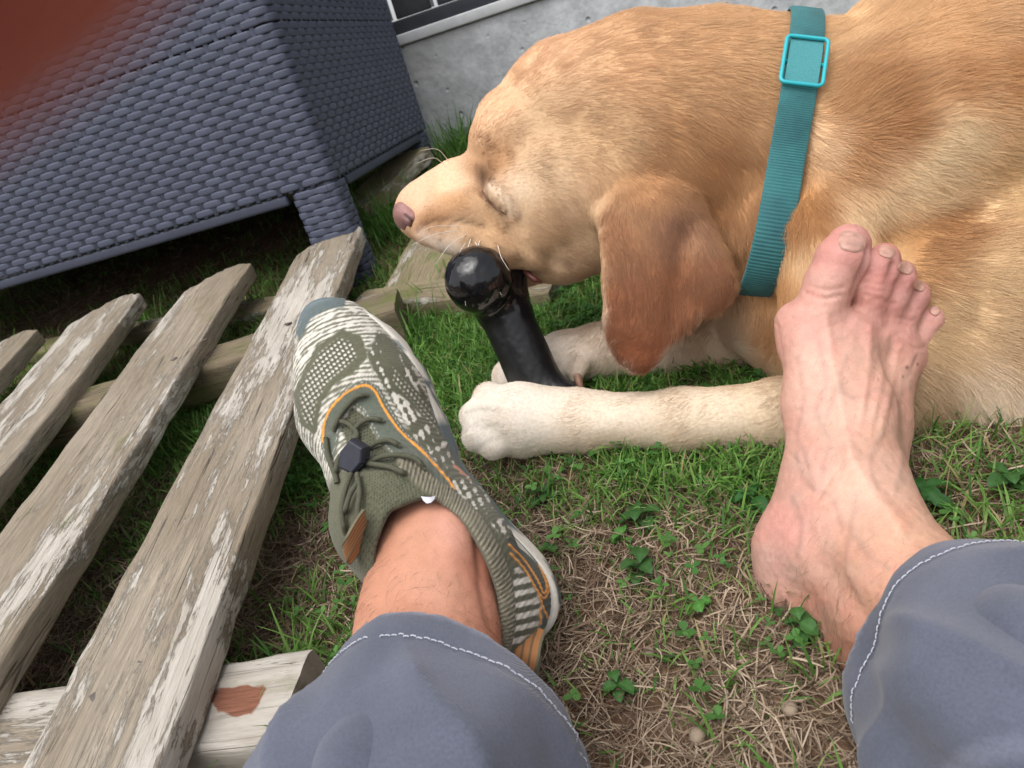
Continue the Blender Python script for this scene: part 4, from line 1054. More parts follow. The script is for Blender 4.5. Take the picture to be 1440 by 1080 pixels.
# ---- trousers
def trousers():
    m, nt, bs = new_mat('trouser_cotton')
    tc = mapped(nt); a = noise(nt, tc, 16, 5); b = noise(nt, tc, 700, 3, .7)
    cbase = ramp(nt, a, [(.3, tuple(lin((80, 84, 97)))), (.7, tuple(lin((96, 100, 115))))])
    at = nd(nt, 'ShaderNodeAttribute', attribute_name='Col')
    cbase = mixc(nt, at.outputs['Fac'], cbase, lin((138, 142, 160)))
    nt.links.new(mixc(nt, .6, cbase, ramp(nt, b, [(.3, (.72,)*3), (.7, (1.2,)*3)]), 'MULTIPLY'), bs.inputs['Base Color'])
    bs.inputs['Roughness'].default_value = .9; bs.inputs['Sheen Weight'].default_value = .25; bs.inputs['Specular IOR Level'].default_value = .15
    wv = nd(nt, 'ShaderNodeTexWave', {'Scale': 620.0, 'Distortion': 1.2, 'Detail': 1.0}, bands_direction='DIAGONAL'); nt.links.new(tc, wv.inputs['Vector'])
    hsum = nd(nt, 'ShaderNodeMath', {0: wv.outputs['Fac'], 1: b}, operation='ADD')
    bump(nt, bs, hsum.outputs[0], .45, .0005)
    legs = {'L': [P(630, 1004, .402), P(592, 1140, .354), KNEE_L+np.array([0, 0, -.01]), HIP_L], 'R': [P(1368, 938, .394), P(1460, 1006, .346), KNEE_R+np.array([0, 0, -.01]), HIP_R]}
    rads = {'L': [.066, .074, .082, .10], 'R': [.061, .071, .082, .10]}
    tilt = {'L': np.array([.0, .0, 0]), 'R': np.array([0, 0, 0.])}
    allp = np.array(legs['L']+legs['R'])
    H = .0036; f = Field(allp.min(0)-.14, allp.max(0)+.14, H)
    cuffs = {}
    for s in 'LR':
        p = [np.asarray(q) for q in legs[s]]; r = rads[s]
        ax = p[1]-p[0]; ax /= np.linalg.norm(ax)
        nrm = ax.copy()
        if s == 'L': nrm = nrm-.20*RC[:, 0]
        else: nrm = nrm+.12*RC[:, 1]+.30*VIEW
        nrm /= np.linalg.norm(nrm); cuffs[s] = (p[0], nrm, ax)
        lo = np.minimum(p[0], p[1])-.14; hi = np.maximum(p[0], p[1])+.14
        def tube(q, a=p[0]-ax*.08, b=p[1], ra=r[0]*.97, rb=r[1], n=nrm, c0=p[0], inner=0.0):
            e = b-a; t = np.clip(((q-a)@e)/(e@e), 0, 1); w = q-a-t[..., None]*e
            dd = np.sqrt((w*w).sum(-1))-(ra+(rb-ra)*t)+inner
            return np.maximum(dd, -((q-c0)@n)) if inner == 0 else dd
        f.custom(lo, hi, tube, .004)
        f.chain(list(zip(p[1:], r[1:])), .02)
    f.chain([(HIP_L, .10), ((HIP_L+HIP_R)/2+np.array([0, -.04, .02]), .115), (HIP_R, .10)], .04)
    for s in 'LR':
        p = [np.asarray(q) for q in legs[s]]; c0, n, ax = cuffs[s]
        f.cone(p[0]-ax*.10, p[0]+ax*.06, rads[s][0]*.97-.0045, rads[s][0]-.003, .002, 'cut')
    V, F = f.mesh(2); N = vnormals(V, F)
    x, y, d = to_pix(V)
    # soft folds: long ones along the leg, a few across, flattened near the hem
    disp = np.zeros(len(V)); wear = np.zeros(len(V))
    for s in 'LR':
        c0, n, ax = cuffs[s]; u = (V-c0)@ax; e1 = np.cross(ax, [0, 0, 1.0]); e1 /= np.linalg.norm(e1); e2 = np.cross(ax, e1)
        th = np.arctan2((V-c0)@e2, (V-c0)@e1); near = np.exp(-np.maximum(0, np.linalg.norm(V-c0, axis=1)-.22)/.05)
        fold = np.sin(th*3+u*22+2.0*vnoise3(V*9))*.5+np.sin(th*5-u*30+1.0+2*vnoise3(V*14, 4))*.35
        disp += near*(.0085*fold*(.45+.55*sstep(0, .06, u))+.004*(vnoise3(V*16, 6)-.5)+.003*(vnoise3(V*40, 7)-.5))
        pl = (V-c0)@n; wear = np.maximum(wear, near*sstep(.0045, .001, np.abs(pl))*.6)
        rg = 1-np.abs(2*vnoise2(u*16+th*.7+3, th*1.6+u*5, 3)-1); disp += near*.0085*(rg**4-.25)*sstep(.012, .05, u)
        disp += near*.0009*np.exp(-((pl-.019)/.0012)**2)*-1.0+near*.0008*sstep(.0185, .014, pl)
    V = V+N*disp[:, None]
    tr = sub('trousers', V, [F], m, np.repeat(np.clip(wear, 0, 1)[:, None], 3, 1))
    # ---- hem stitching: white thread, one dash at a time
    mt = flat_mat('white_thread', (184, 186, 196), .8, 300, .1)
    for s in 'LR':
        c0, n, ax = cuffs[s]; e1 = np.cross(n, [0, 0, 1.0]); e1 /= np.linalg.norm(e1); e2 = np.cross(n, e1)
        cc = c0+ax*(.019/(ax@n))
        pl = np.abs((V-cc)@n) < .0045; Q = V[pl]-cc; Q = Q[np.linalg.norm(Q, axis=1) < .15]
        an = np.arctan2(Q@e2, Q@e1); rd = np.hypot(Q@e1, Q@e2)
        nb = 240; bins = ((an+np.pi)/(2*np.pi)*nb).astype(int) % nb
        R = np.array([rd[bins == b_].max() if (bins == b_).any() else np.nan for b_ in range(nb)])
        ok = ~np.isnan(R); R = np.interp(np.arange(nb), np.where(ok)[0], R[ok], period=nb)
        for _ in range(3): R = (np.roll(R, 1)+2*R+np.roll(R, -1))/4
        L = np.concatenate([[0], np.cumsum(R*2*np.pi/nb)]); k = int(L[-1]/.0036); prt = []
        for i in range(k):
            l0 = i*L[-1]/k; ls = np.linspace(l0, l0+L[-1]/k*.80, 5); idx = np.interp(ls, L, np.arange(nb+1))
            tt = (idx+.5)/nb*2*np.pi-np.pi; rr_ = np.interp(idx, np.arange(nb+1), np.append(R, R[0]))+.0003+.0004*np.sin(np.linspace(0, np.pi, 5))
            wob = rng.normal(0, .0004)
            path = cc+n*wob+rr_[:, None]*(np.cos(tt)[:, None]*e1+np.sin(tt)[:, None]*e2)
            prt.append(tube_np(path, .00034, 5))
        v, q = join_np(prt); o = sub('hem_stitching', v, q, mt, parent=tr); 
trousers()

# ---- shoe
def shoe():
    heel, toe = P(752, 905, .490), P(450, 440, .560)
    e1 = toe-heel; L = np.linalg.norm(e1); e1 /= L
    tocam = CAM-P(600, 660, .48); tocam /= np.linalg.norm(tocam)
    e3 = tocam-e1*(tocam@e1); e3 /= np.linalg.norm(e3); e2 = np.cross(e3, e1)
    if e2@RC[:, 0] < 0: e2 = -e2
    al = math.radians(22); e3 = e3*math.cos(al)-e2*math.sin(al); e2 = np.cross(e3, e1)
    if e2@RC[:, 0] < 0: e2 = -e2
    B = np.array([e1, e2, e3]); ORG = heel-e3*.012
    def W(q): return ORG+np.asarray(q, float)@B
    S = L/.285
    h = .00095
    f = Field((-.02, -.065, -.004), (L+.02, .068, .125), h)
    def pt(s, u, z): return np.array([s*S, u, z])
    up = (0, 0, 1)
    # last of the shoe
    f.cone(pt(.235, .000, .024), pt(.200, -.004, .028), .036, .045, .012, sq=(up, .80))
    f.cone(pt(.255, .004, .021), pt(.235, .000, .024), .029, .036, .012, sq=(up, .80))
    f.cone(pt(.200, -.006, .030), pt(.150, -.007, .038), .0430, .0370, .015, sq=(up, .95))
    f.cone(pt(.150, -.007, .038), pt(.090, -.002, .045), .037, .0355, .015)
    f.cone(pt(.090, .0, .045), pt(.036, .0, .040), .0365, .0335, .015)
    f.cone(pt(.036, .0, .022), pt(.036, .0, .050), .0335, .0315, .012)
    f.cone(pt(.150, -.006, .048), pt(.116, -.008, .072), .030, .034, .018)       # instep
    f.cone(pt(.110, -.006, .070), pt(.072, .002, .072), .039, .0425, .016)       # collar
    f.cone(pt(.060, .002, .070), pt(.040, .002, .066), .0405, .034, .014)
    f.cone(pt(.026, .0, .075), pt(.018, .0, .084), .016, .010, .014)             # heel tongue
    # flat bottom above the sole
    f.custom((-.03, -.07, -.01), (L+.03, .07, .02), lambda p: p[..., 2]-.013, .003, 'cut')
    # foot opening, slanting with the shin
    shin = np.array([dirL@e1, dirL@e2, dirL@e3]); a0 = (P(618, 800, .462)-ORG)@B.T
    OPEN = spline([(500, 860), (526, 812), (529, 770), (545, 727), (562, 714), (600, 702), (628, 712), (656, 742), (684, 792), (701, 850), (702, 905), (690, 950), (640, 1020), (520, 1020), (490, 940), (500, 860)], 60)[:-1]
    def opening(p):
        ox, oy, od = to_pix(ORG+p.astype(float)@B); return np.maximum(polydist(ox, oy, OPEN)*od/F_PX, od-.500)
    f.custom((-.02, -.07, .02), (L, .07, .13), opening, .004, 'cut')
    V, F = f.mesh(2); N = vnormals(V, F)
    Wd = ORG+V@B; Nw = N@B; x, y, d = to_pix(Wd)
    vw = CAM-Wd; vw /= np.linalg.norm(vw, axis=1, keepdims=True); fr = (Nw*vw).sum(1) > -.05
    # everything below is the knit pattern and its relief, laid out over the upper
    Z = lambda pts: [(360+a/1.929, 400+b/1.929) for a, b in pts]
    white = lin(np.array([206, 201, 190])/255.); olive = lin(np.array([92, 92, 74])/255.); dark = lin(np.array([62, 63, 50])/255.); tpu = lin(np.array([92, 97, 86])/255.); orange = lin(np.array([222, 150, 62])/255.)
    s_, u_, z_ = V[:, 0], V[:, 1], V[:, 2]
    # heather stripes follow curves across the toe
    flow = np.hypot(s_-.12, u_*1.2+.01)
    st = .7*np.sin(flow*2*np.pi/.0034+6*fbm2(s_*50, u_*50, 3))+1.8*(vnoise3(V*[600, 260, 300], 2)-.5)+2.2*(fbm2(flow*420, (s_-u_)*40, 8)-.42)
    c = white*np.ones((len(V), 1)); m = .90*sstep(-.3, .55, st)[:, None]; c = c*(1-m)+olive*m
    hi_ = sstep(.050, .058, z_)*sstep(.165, .15, s_/S); c = c*(1-hi_[:, None])+olive*hi_[:, None]
    relief = .00022*np.sin(flow*2*np.pi/.0021)
    spk = (fbm2(x/5.0, y/13.0, 4)+.3*np.sin((x+y*.6)/3.2)*.4)
    def put(mask, colr):
        nonlocal c
        mm = (mask*fr)[:, None]; c = c*(1-mm)+np.asarray(colr)*mm
    def inside(poly, soft=1.2, wob=0): return sstep(soft, -soft, polydist(x+wob*(vnoise2(x/4, y/4)-.5), y+wob*(vnoise2(x/4, y/4, 3)-.5), Z(poly)))
    # medial side: speckled
    med = inside([(330, 120), (410, 190), (520, 420), (700, 640), (760, 720), (690, 700), (540, 560), (440, 430), (340, 270), (300, 200)], 3, 4)
    sp = sstep(.50, .58, fbm2((x*.8+y)/9., (y-x*.4)/34., 6, 3)+.12*np.sin((x*.9-y*.45)/1.7))
    put(med, olive*.95); put(med*sp, white)
    def dots(ang, px_, py_, r):
        a = math.radians(ang); U = x*math.cos(a)+y*math.sin(a); Q = -x*math.sin(a)+y*math.cos(a)
        row = np.floor(Q/py_); U = U+(row % 2)*px_/2
        return np.hypot((U/px_-np.floor(U/px_)-.5)*px_, (Q/py_-row-.5)*py_*1.25), r
    def mesh_panel(poly, ang, px_, py_, r, dotc):
        k = inside(poly, 1.5, 3); put(k, olive)
        return k
    vamp = [(128, 235), (165, 165), (235, 120), (285, 140), (305, 195), (270, 235), (210, 275), (178, 320), (160, 410), (120, 380), (100, 300)]
    vampi = [(138, 245), (172, 185), (225, 145), (262, 160), (272, 195), (240, 225), (195, 262), (165, 315), (150, 385), (128, 365), (118, 300)]
    k = inside(vamp, 1.5, 2); put(k, olive)
    dd, r = dots(12, 8.2, 5.2, 2.0); ki = inside(vampi, 2.5); hole = sstep(r+.7, r-.7, dd)
    put(ki, olive*.8); put(ki*hole, white*1.02); relief -= .0007*hole*ki*fr
    mp = [(345, 130), (385, 165), (398, 240), (445, 295), (495, 350), (515, 410), (480, 400), (425, 330), (362, 275), (338, 200)]
    k = inside(mp, 1.5, 2); put(k, olive)
    mpi = [(372, 225), (395, 255), (440, 300), (488, 355), (505, 400), (480, 385), (430, 320), (372, 265)]
    dd, r = dots(48, 7.2, 5.6, 1.7); ki = inside(mpi, 2); hole = sstep(r+.7, r-.7, dd); put(ki*hole, white); relief -= .0006*hole*ki*fr
    # rear side panel, white bars
    hp = [(705, 760), (745, 800), (772, 870), (765, 930), (715, 975), (655, 1010), (660, 900), (690, 860)]
    bars = sstep(.45, .62, .5+.38*np.sin((y+.25*x)/2.6)+.5*(fbm2(x/16., y/4., 9)-.42)); k = inside(hp, 2, 3); put(k, olive*.85); put(k*bars, white)
    hd = [(680, 690), (715, 660), (770, 730), (822, 850), (800, 915), (770, 940), (780, 890), (762, 830), (735, 780)]
    k = inside(hd, 2); put(k, dark)
    for ln in ([(686, 706), (725, 745), (762, 800), (780, 838), (788, 820), (778, 785), (750, 730), (712, 664)], [(690, 730), (730, 775), (765, 835), (782, 850), (793, 825), (780, 775)], [(768, 845), (780, 880), (792, 905)], [(770, 880), (772, 920)]):
        q, _ = linedist(x, y, spline(Z(ln), 60)); g = sstep(2.0, .9, q); put(g, orange); relief += .0004*g*fr
    # welded overlay round the laces, orange line
    ov = [(178, 440), (180, 385), (198, 335), (240, 285), (290, 258), (332, 276), (362, 330), (404, 398), (464, 452), (525, 525), (545, 565), (490, 548), (440, 505), (380, 480), (330, 420), (290, 345), (262, 325), (232, 370), (225, 430), (215, 470), (190, 470)]
    k = inside(ov, 1.2); put(k, tpu); relief += .0008*k*fr
    thr = [(228, 390), (258, 332), (290, 350), (332, 425), (380, 480), (400, 500), (300, 505), (250, 440)]
    k = inside(thr, 1.5); put(k, olive*.9); dd, r = dots(35, 5.2, 4.2, 1.2); hole = sstep(r+.6, r-.6, dd); put(k*hole, dark*.5); relief += -.0010*k*fr-.0004*hole*k*fr
    for pl_, off in ((ov, 6.0),):
        q = np.abs(polydist(x, y, Z(pl_))+3.0); ph = np.sin((x+y*.7)/1.1); put(sstep(1.0, .4, q)*(ph > 0), white*.6)
    q, _ = linedist(x, y, spline(Z([(184, 425), (188, 375), (206, 335), (245, 296), (292, 275), (322, 290), (347, 338), (392, 402), (452, 458), (512, 524), (536, 556)]), 90)); g = sstep(2.1, 1.1, q); put(g, orange*1.05); relief += .0003*g*fr
    # tongue: olive knit in fine ribs
    tg = [(310, 500), (400, 518), (468, 578), (455, 602), (390, 596), (340, 650), (318, 790), (255, 770), (245, 720), (275, 610)]
    k = inside(tg, 2); put(k, olive); dd, r = dots(-30, 4.6, 3.6, 1.0); hole = sstep(r+.5, r-.5, dd); put(k*hole, dark*.7); relief -= .0004*hole*k*fr
    # padded collar rim
    rim = [(395, 480), (470, 545), (530, 585), (590, 640), (645, 735), (676, 830), (680, 930), (660, 1000), (640, 1040)]
    q, t = linedist(x, y, spline(Z(rim), 60)); g = sstep(13, 9, q); cord = .5+.5*np.sin(t*2*np.pi*62+q*.5*np.sign(polydist(x, y, Z(rim+[(300, 1000)]))))
    put(g, olive*.72); put(g*cord, lin(np.array([138, 130, 114])/255.)); relief += (.0014*np.sqrt(np.clip(1-(q/12)**2, 0, 1))+.0006*cord*g)*fr
    # toe bumper
    tb = [(110, 130), (140, 70), (180, 35), (245, 30), (238, 62), (190, 70), (150, 95), (120, 150)]
    k = inside(tb, 1.5); put(k, lin(np.array([88, 98, 98])/255.)); relief += .0008*k*fr
    ins_ = ~fr; c[ins_] = np.where((z_[ins_] > .04)[:, None], olive*.8, c[ins_])
    c *= (.86+.28*vnoise3(V*700, 3))[:, None]
    relief += .00018*(vnoise3(V*900, 4)-.5)
    V2 = Wd+Nw*relief[:, None]
    M_knit = vc_mat('shoe_knit', .88, 1500, .12, .4, .0004, .2, sheen=.15)
    o = sub('shoe', V2, [F], M_knit, np.clip(c, 0, 1)); o['label'] = 'olive and white knitted sport shoe with elastic laces and orange lines'
    # ---- sole: a closed slab round the foot print with lugs
    k = 120; t = np.linspace(0, 2*np.pi, k, endpoint=False)
    ctl = np.array([(-.004, .0), (.004, .024), (.03, .036), (.08, .029), (.13, .026), (.18, .037), (.215, .042), (.25, .038), (.278, .024), (.289, .006), (.284, -.012), (.262, -.032), (.225, -.046), (.19, -.050), (.14, -.042), (.08, -.034), (.03, -.034), (.004, -.024), (-.004, 0)])
    ol = spline(ctl, k+1)[:-1]; ol[:, 0] *= S; ce = ol.mean(0)
    rings = []
    for zz, gr in ((-.004, .88), (-.002, .94), (.002, .97), (.008, .98), (.013, .985), (.0165, .965), (.016, .92)):
        r = ce+(ol-ce)*gr; lug = .0012*np.sign(np.sin(np.arange(k)*.9))*(zz < .006)
        nrm = (ol-ce)/np.linalg.norm(ol-ce, axis=1, keepdims=True)
        spring = .016*sstep(.20, .29, r[:, 0]/S)
        rings.append(np.c_[r+nrm*lug[:, None], zz+spring+.0006*np.sin(np.arange(k)*.33)])
    SV = np.concatenate(rings); SF = [grid_faces(7, k, close_v=True)]
    SV = np.vstack([SV, [[ce[0], ce[1], -.004]], [[ce[0], ce[1], .0165]]]); j = np.arange(k)
    SF.append(np.stack([np.full(k, 7*k), (j+1) % k, j], 1)); SF.append(np.stack([np.full(k, 7*k+1), 6*k+j, 6*k+(j+1) % k], 1))
    ci = np.where(((fbm2(SV[:, 0]*55, SV[:, 1]*55+SV[:, 2]*80, 2) > .54) | (SV[:, 0] > .272*S) | ((SV[:, 0] > .07) & (SV[:, 0] < .155)))[:, None], lin(np.array([96, 108, 112])/255.), lin(np.array([214, 209, 198])/255.))
    sub('sole', ORG+SV@B, SF, vc_mat('shoe_rubber', .6, 300, .1, .2, .0004, .35), ci, parent=o)
    # ---- laces, toggle, pull tabs
    qd = face_depth(V2[fr]); Y3 = lambda pts: [(440+a/4.154, 500+b/4.154) for a, b in pts]
    ml = flat_mat('elastic_cord', (80, 80, 64), .7, 900, .3, .6, .0006)
    for pts, lift in (([(318, 230), (255, 242), (195, 300), (150, 362), (118, 440)], .0022), ([(410, 382), (345, 368), (280, 392), (235, 440)], .0024), ([(508, 527), (445, 495), (375, 508), (318, 545)], .0026), ([(655, 662), (600, 603), (505, 580), (405, 590), (318, 625)], .0030), ([(545, 692), (450, 652), (310, 628)], .0030),
                      ([(222, 690), (185, 800), (168, 920), (190, 1045)], .0040), ([(258, 690), (272, 800), (262, 900), (270, 965)], .0040), ([(262, 740), (215, 815), (185, 920)], .0052), ([(75, 480), (90, 590), (130, 700), (140, 745)], .0016), ([(190, 560), (150, 600), (130, 690)], .0028), ([(150, 380), (210, 400), (255, 450), (250, 500)], .0024)):
        q = spline(Y3(pts), 16); dd = np.array([qd(a, b, 4) for a, b in q]); dd = np.convolve(np.pad(dd, 3, 'edge'), np.ones(7)/7, 'valid')
        en = np.minimum(np.arange(16), np.arange(16)[::-1])/2.0
        path = PA(np.c_[q, dd-lift*np.clip(en, .15, 1)])
        path = spline(path, 40); v, fc = tube_np(path, .00165, 8); sub('lace', v, fc, ml, parent=o)
    # toggle: six-sided block with a ribbed side
    tx, ty = Y3([(240, 592)])[0]; td = qd(tx, ty, 8)-.0065; cn = P(tx, ty, td)
    nx = RC[:, 0]*math.cos(.55)-RC[:, 1]*math.sin(.55); nz = VIEW*.92-RC[:, 0]*.30; nz /= np.linalg.norm(nz); nx = nx-nz*(nx@nz); nx /= np.linalg.norm(nx); ny = np.cross(nz, nx)
    hexa = 1.02*np.array([(-.0062, .0090), (.0040, .0098), (.0082, .0020), (.0066, -.0078), (-.0034, -.0100), (-.0080, -.0010)])
    ringsT = []
    for zz, g in ((-.0050, .90), (-.0040, 1.0), (.0026, 1.0), (.0046, .90), (.0052, .80)):
        ringsT.append(np.c_[hexa*g, np.full(6, zz)])
    TV = np.concatenate(ringsT); TF = [grid_faces(5, 6, close_v=True)]; TV = np.vstack([TV, [[0, 0, -.005]], [[0, 0, .0052]]]); j = np.arange(6)
    TF += [np.stack([np.full(6, 30), (j+1) % 6, j], 1), np.stack([np.full(6, 31), 24+j, 24+(j+1) % 6], 1)]
    mtg = flat_mat('black_plastic', (40, 42, 52), .5, 200, .15, .2)
    tgo = sub('lace_toggle', cn+TV@np.array([nx, ny, nz]), TF, mtg, parent=o, smooth=False)
    prt = []
    for i in range(6):
        a = np.array([.0078, -.0062+i*.0020, 0]); a[0] = .0080-.0016*abs(i-3)/3*.8
        prt.append(tube_np(np.array([a+[0, 0, -.0038], a+[0, 0, .0028]]), .0007, 6))
    v, fc = join_np(prt); sub('grip_rib', cn+v@np.array([nx, ny, nz]), fc, mtg, parent=tgo)
    # webbing tabs
    mtab, nt, bs = new_mat('tan_webbing'); at = nd(nt, 'ShaderNodeAttribute', attribute_name='Col'); nt.links.new(at.outputs['Color'], bs.inputs['Base Color']); bs.inputs['Roughness'].default_value = .85
    def tab(name, path, wdir, w):
        n = 60; path = spline(path, n); nw = 21; ww = np.linspace(-.5, .5, nw)*w
        tg = np.gradient(path, axis=0); tg /= np.linalg.norm(tg, axis=1, keepdims=True); nn = np.cross(tg, wdir); nn /= np.linalg.norm(nn, axis=1, keepdims=True)
        ri = .0003*np.cos(np.arange(nw)*np.pi*.5*1.0)
        A = path[:, None]+ww[None, :, None]*wdir+nn[:, None]*(.0007+ri)[None, :, None]; Bk = path[:, None]+ww[None, :, None]*wdir-nn[:, None]*.0007
        v = np.vstack([A.reshape(-1, 3), Bk.reshape(-1, 3)]); g = grid_faces(n, nw); o2 = n*nw
        i = np.arange(n-1); e = []
        for jj in (0, nw-1): e.append(np.stack([i*nw+jj, (i+1)*nw+jj, o2+(i+1)*nw+jj, o2+i*nw+jj], 1))
        stripe = (np.arange(nw) % 4 < 3); cc = np.where(stripe[:, None], lin(np.array([170, 116, 72])/255.), lin(np.array([92, 84, 62])/255.)); cc[[0, 1, -2, -1]] = lin(np.array([104, 100, 80])/255.)
        cc = np.tile(cc, (2*n, 1)); sub(name, v, [g, g[:, ::-1]+o2]+e, mtab, cc, parent=o)
    b0 = qd(748, 912, 6)
    wd = P(768, 928, .47)-P(712, 912, .47); wd /= np.linalg.norm(wd)
    tab('pull_tab', [P(742, 880, b0+.004), P(735, 898, b0-.006), P(731, 918, b0-.012), P(728, 938, b0-.010), P(727, 950, b0-.001), P(731, 940, b0+.008), P(737, 915, b0+.012)], wd, .0235)
    b1 = qd(497, 745, 6)
    wd2 = P(506, 770, b1)-P(500, 742, b1-.010); wd2 /= np.linalg.norm(wd2)
    tab('pull_tab', [P(513, 728, b1-.004), P(503, 742, b1-.010), P(492, 762, b1-.014), P(486, 776, b1-.010), P(489, 782, b1-.004), P(500, 768, b1-.002), P(514, 745, b1)], wd2, .014)
    # white care label inside the collar
    ld_ = qd(598, 697, 5)-.0010; lb = np.array([P(592, 698, ld_), P(599, 699, ld_-.001), P(606, 699, ld_-.001), P(612, 697, ld_)]); lb2 = np.array([P(595, 704, ld_), P(600, 708, ld_-.001), P(606, 707, ld_-.001), P(611, 702, ld_)])
    v = np.vstack([lb, lb2, lb+VIEW*-.0006, lb2+VIEW*-.0006]); g = grid_faces(2, 4)
    sub('care_label', v, [g, g[:, ::-1]+8], flat_mat('label_cloth', (214, 216, 224), .8, 200, .05), parent=o)
shoe()

# ---- the finger that holds the camera, its side just in front of the lens
def finger():
    K = .62                                        # all distances from the lens
    f = Field(P(-300, 60, .009)-.075, P(-300, 60, .009)+.075, .0012)
    ax = P(-560, 300, .010)-P(160, -300, .010); ax /= np.linalg.norm(ax)
    c0 = P(-305, -230, .0070)-RC[:, 0]*.0050+RC[:, 1]*.0054-VIEW*.0006
    up_ = RC[:, 1]*.6+VIEW*.4-RC[:, 0]*.5
    f.chain([(c0-ax*.014, .0072), (c0, .0078), (c0+ax*.014, .0080), (c0+ax*.022, .0088), (c0+ax*.038-up_*.002, .0086), (c0+ax*.046-up_*.004, .0096), (c0+ax*.066-up_*.012, .0100)], .004)
    V, F = f.mesh(3); N = vnormals(V, F)
    for k, s in enumerate((.021, .024, .045, .048)):
        q = (V-c0)@ax-s; V = V-N*(.0005*np.exp(-(q/.0008)**2))[:, None]
    c = lin(np.array([190, 98, 82])/255.)*(.9+.2*vnoise3(V*600))[:, None]  # redder than the skin: shadow and light through the finger put into colour
    M = vc_mat('finger_skin', .55, 900, .1, .3, .0004, .4, sss=.1)
    fo = sub('finger', V, [F], M, c)
    n = 14; a = np.linspace(-1, 1, n); u = np.cross(ax, up_/np.linalg.norm(up_)); u /= np.linalg.norm(u); w = np.cross(u, ax); w = w if w@up_ > 0 else -w
    g = np.array([[c0-ax*(.016-.0115*i/(n-1))+u*(.0052*j)+w*(.0076-.0030*j*j-.0026*(1-i/(n-1))**2) for j in a] for i in range(n)]).reshape(-1, 3)
    sub('fingernail', np.vstack([g, g-w*.0006]), [grid_faces(n, n), grid_faces(n, n)[:, ::-1]+n*n], flat_mat('fingernail_keratin', (206, 160, 146), .3, 100, .08), parent=fo)
finger()
# ================================================================== grass, straw, clover and weeds
GC = [(700, 480, 1, .1, .35), (800, 430, .8, 0, 1), (640, 560, .9, .2, .3), (900, 530, .9, .1, .4), (1000, 560, .8, .1, .3), (760, 690, .55, .5, .4), (700, 655, .35, .7, .2), (900, 665, .9, .3, .8), (1000, 680, .8, .3, .7), (1060, 660, .8, .3, .4), (830, 720, .5, .8, .3), (760, 760, .2, 1, .15), (900, 770, .22, 1, .3), (960, 720, .5, .8, .6), (850, 900, .05, 1, .04),
      (800, 830, .08, 1, .05), (930, 820, .28, 1, .3), (1000, 850, .14, 1, .25), (900, 1030, .02, 1, .02), (1100, 1000, .06, 1, .04), (1130, 900, .30, .9, .4), (1050, 920, .15, 1, .2), (1350, 690, .35, .8, .4), (1300, 650, .6, .6, .7), (1420, 650, .45, .7, .3), (1420, 760, .6, .5, .5), (420, 680, .8, .3, .7), (400, 780, .1, 1, .05), (330, 860, .04, 1, 0), (480, 880, .35, .8, .1), (450, 800, .25, .9, .1),
      (250, 600, .95, .2, .2), (200, 740, .55, .6, .1), (110, 830, .3, .8, 0), (300, 500, .9, .2, .2), (60, 900, .06, .9, 0), (100, 500, .8, .2, .1), (20, 560, .8, .2, .1), (560, 350, 1, .1, .1), (650, 190, 1, .1, .1), (520, 300, .8, .2, 0), (250, 380, .02, .2, 0), (100, 440, .03, .3, 0), (400, 330, .05, .2, 0), (1200, 1050, .04, 1, .04), (450, 950, .6, .4, .1), (380, 1040, .5, .5, 0), (700, 900, .10, 1, .05), (640, 640, .6, .5, .2), (600, 400, 1, .05, .2)]
GC = np.array(GC, float)
def _gp():
    q = np.array([G(a, b) for a, b in GC[:, :2]]); return q[:, :2]
GP = _gp()
def scatter(n, ch_, boost=None, pw=3.2):
    """random ground points, denser where that growth is"""
    out = []
    while sum(len(o) for o in out) < n:
        m = 60000; X = rng.uniform(-1.6, 1.3, m); Y = rng.uniform(-.15, 1.73, m)
        v = np.stack([X, Y, ground_z(X, Y)], 1); a, b, d = to_pix(v)
        inn = (d > .1) & (a > -120) & (a < 1560) & (b < 1200); k = inn | (rng.random(m) < .22)
        X, Y = X[k], Y[k]; d = d[k]
        w = idw(np.stack([X, Y], 1), GP, GC[:, 2:], pw, 1e-5)[:, ch_]
        w = w*(.35+1.1*fbm2(X*22, Y*22, 5+ch_))*np.where(Y > .95, .5, 1)
        if boost is not None: w = boost(X, Y, w)
        k = rng.random(len(X)) < w; out.append(np.stack([X[k], Y[k]], 1))
    return np.vstack(out)[:n]
def leaf_mat(name, rough=.6, tr=.25):
    m, nt, bs = new_mat(name); at = nd(nt, 'ShaderNodeAttribute', attribute_name='Col')
    nt.links.new(at.outputs['Color'], bs.inputs['Base Color']); bs.inputs['Roughness'].default_value = rough; bs.inputs['Specular IOR Level'].default_value = .3
    if tr:
        t = nd(nt, 'ShaderNodeBsdfTranslucent'); nt.links.new(at.outputs['Color'], t.inputs['Color'])
        mx = nd(nt, 'ShaderNodeMixShader', {0: tr}); nt.links.new(bs.outputs[0], mx.inputs[1]); nt.links.new(t.outputs[0], mx.inputs[2])
        nt.links.new(mx.outputs[0], nt.nodes['Material Output'].inputs['Surface'])
    return m
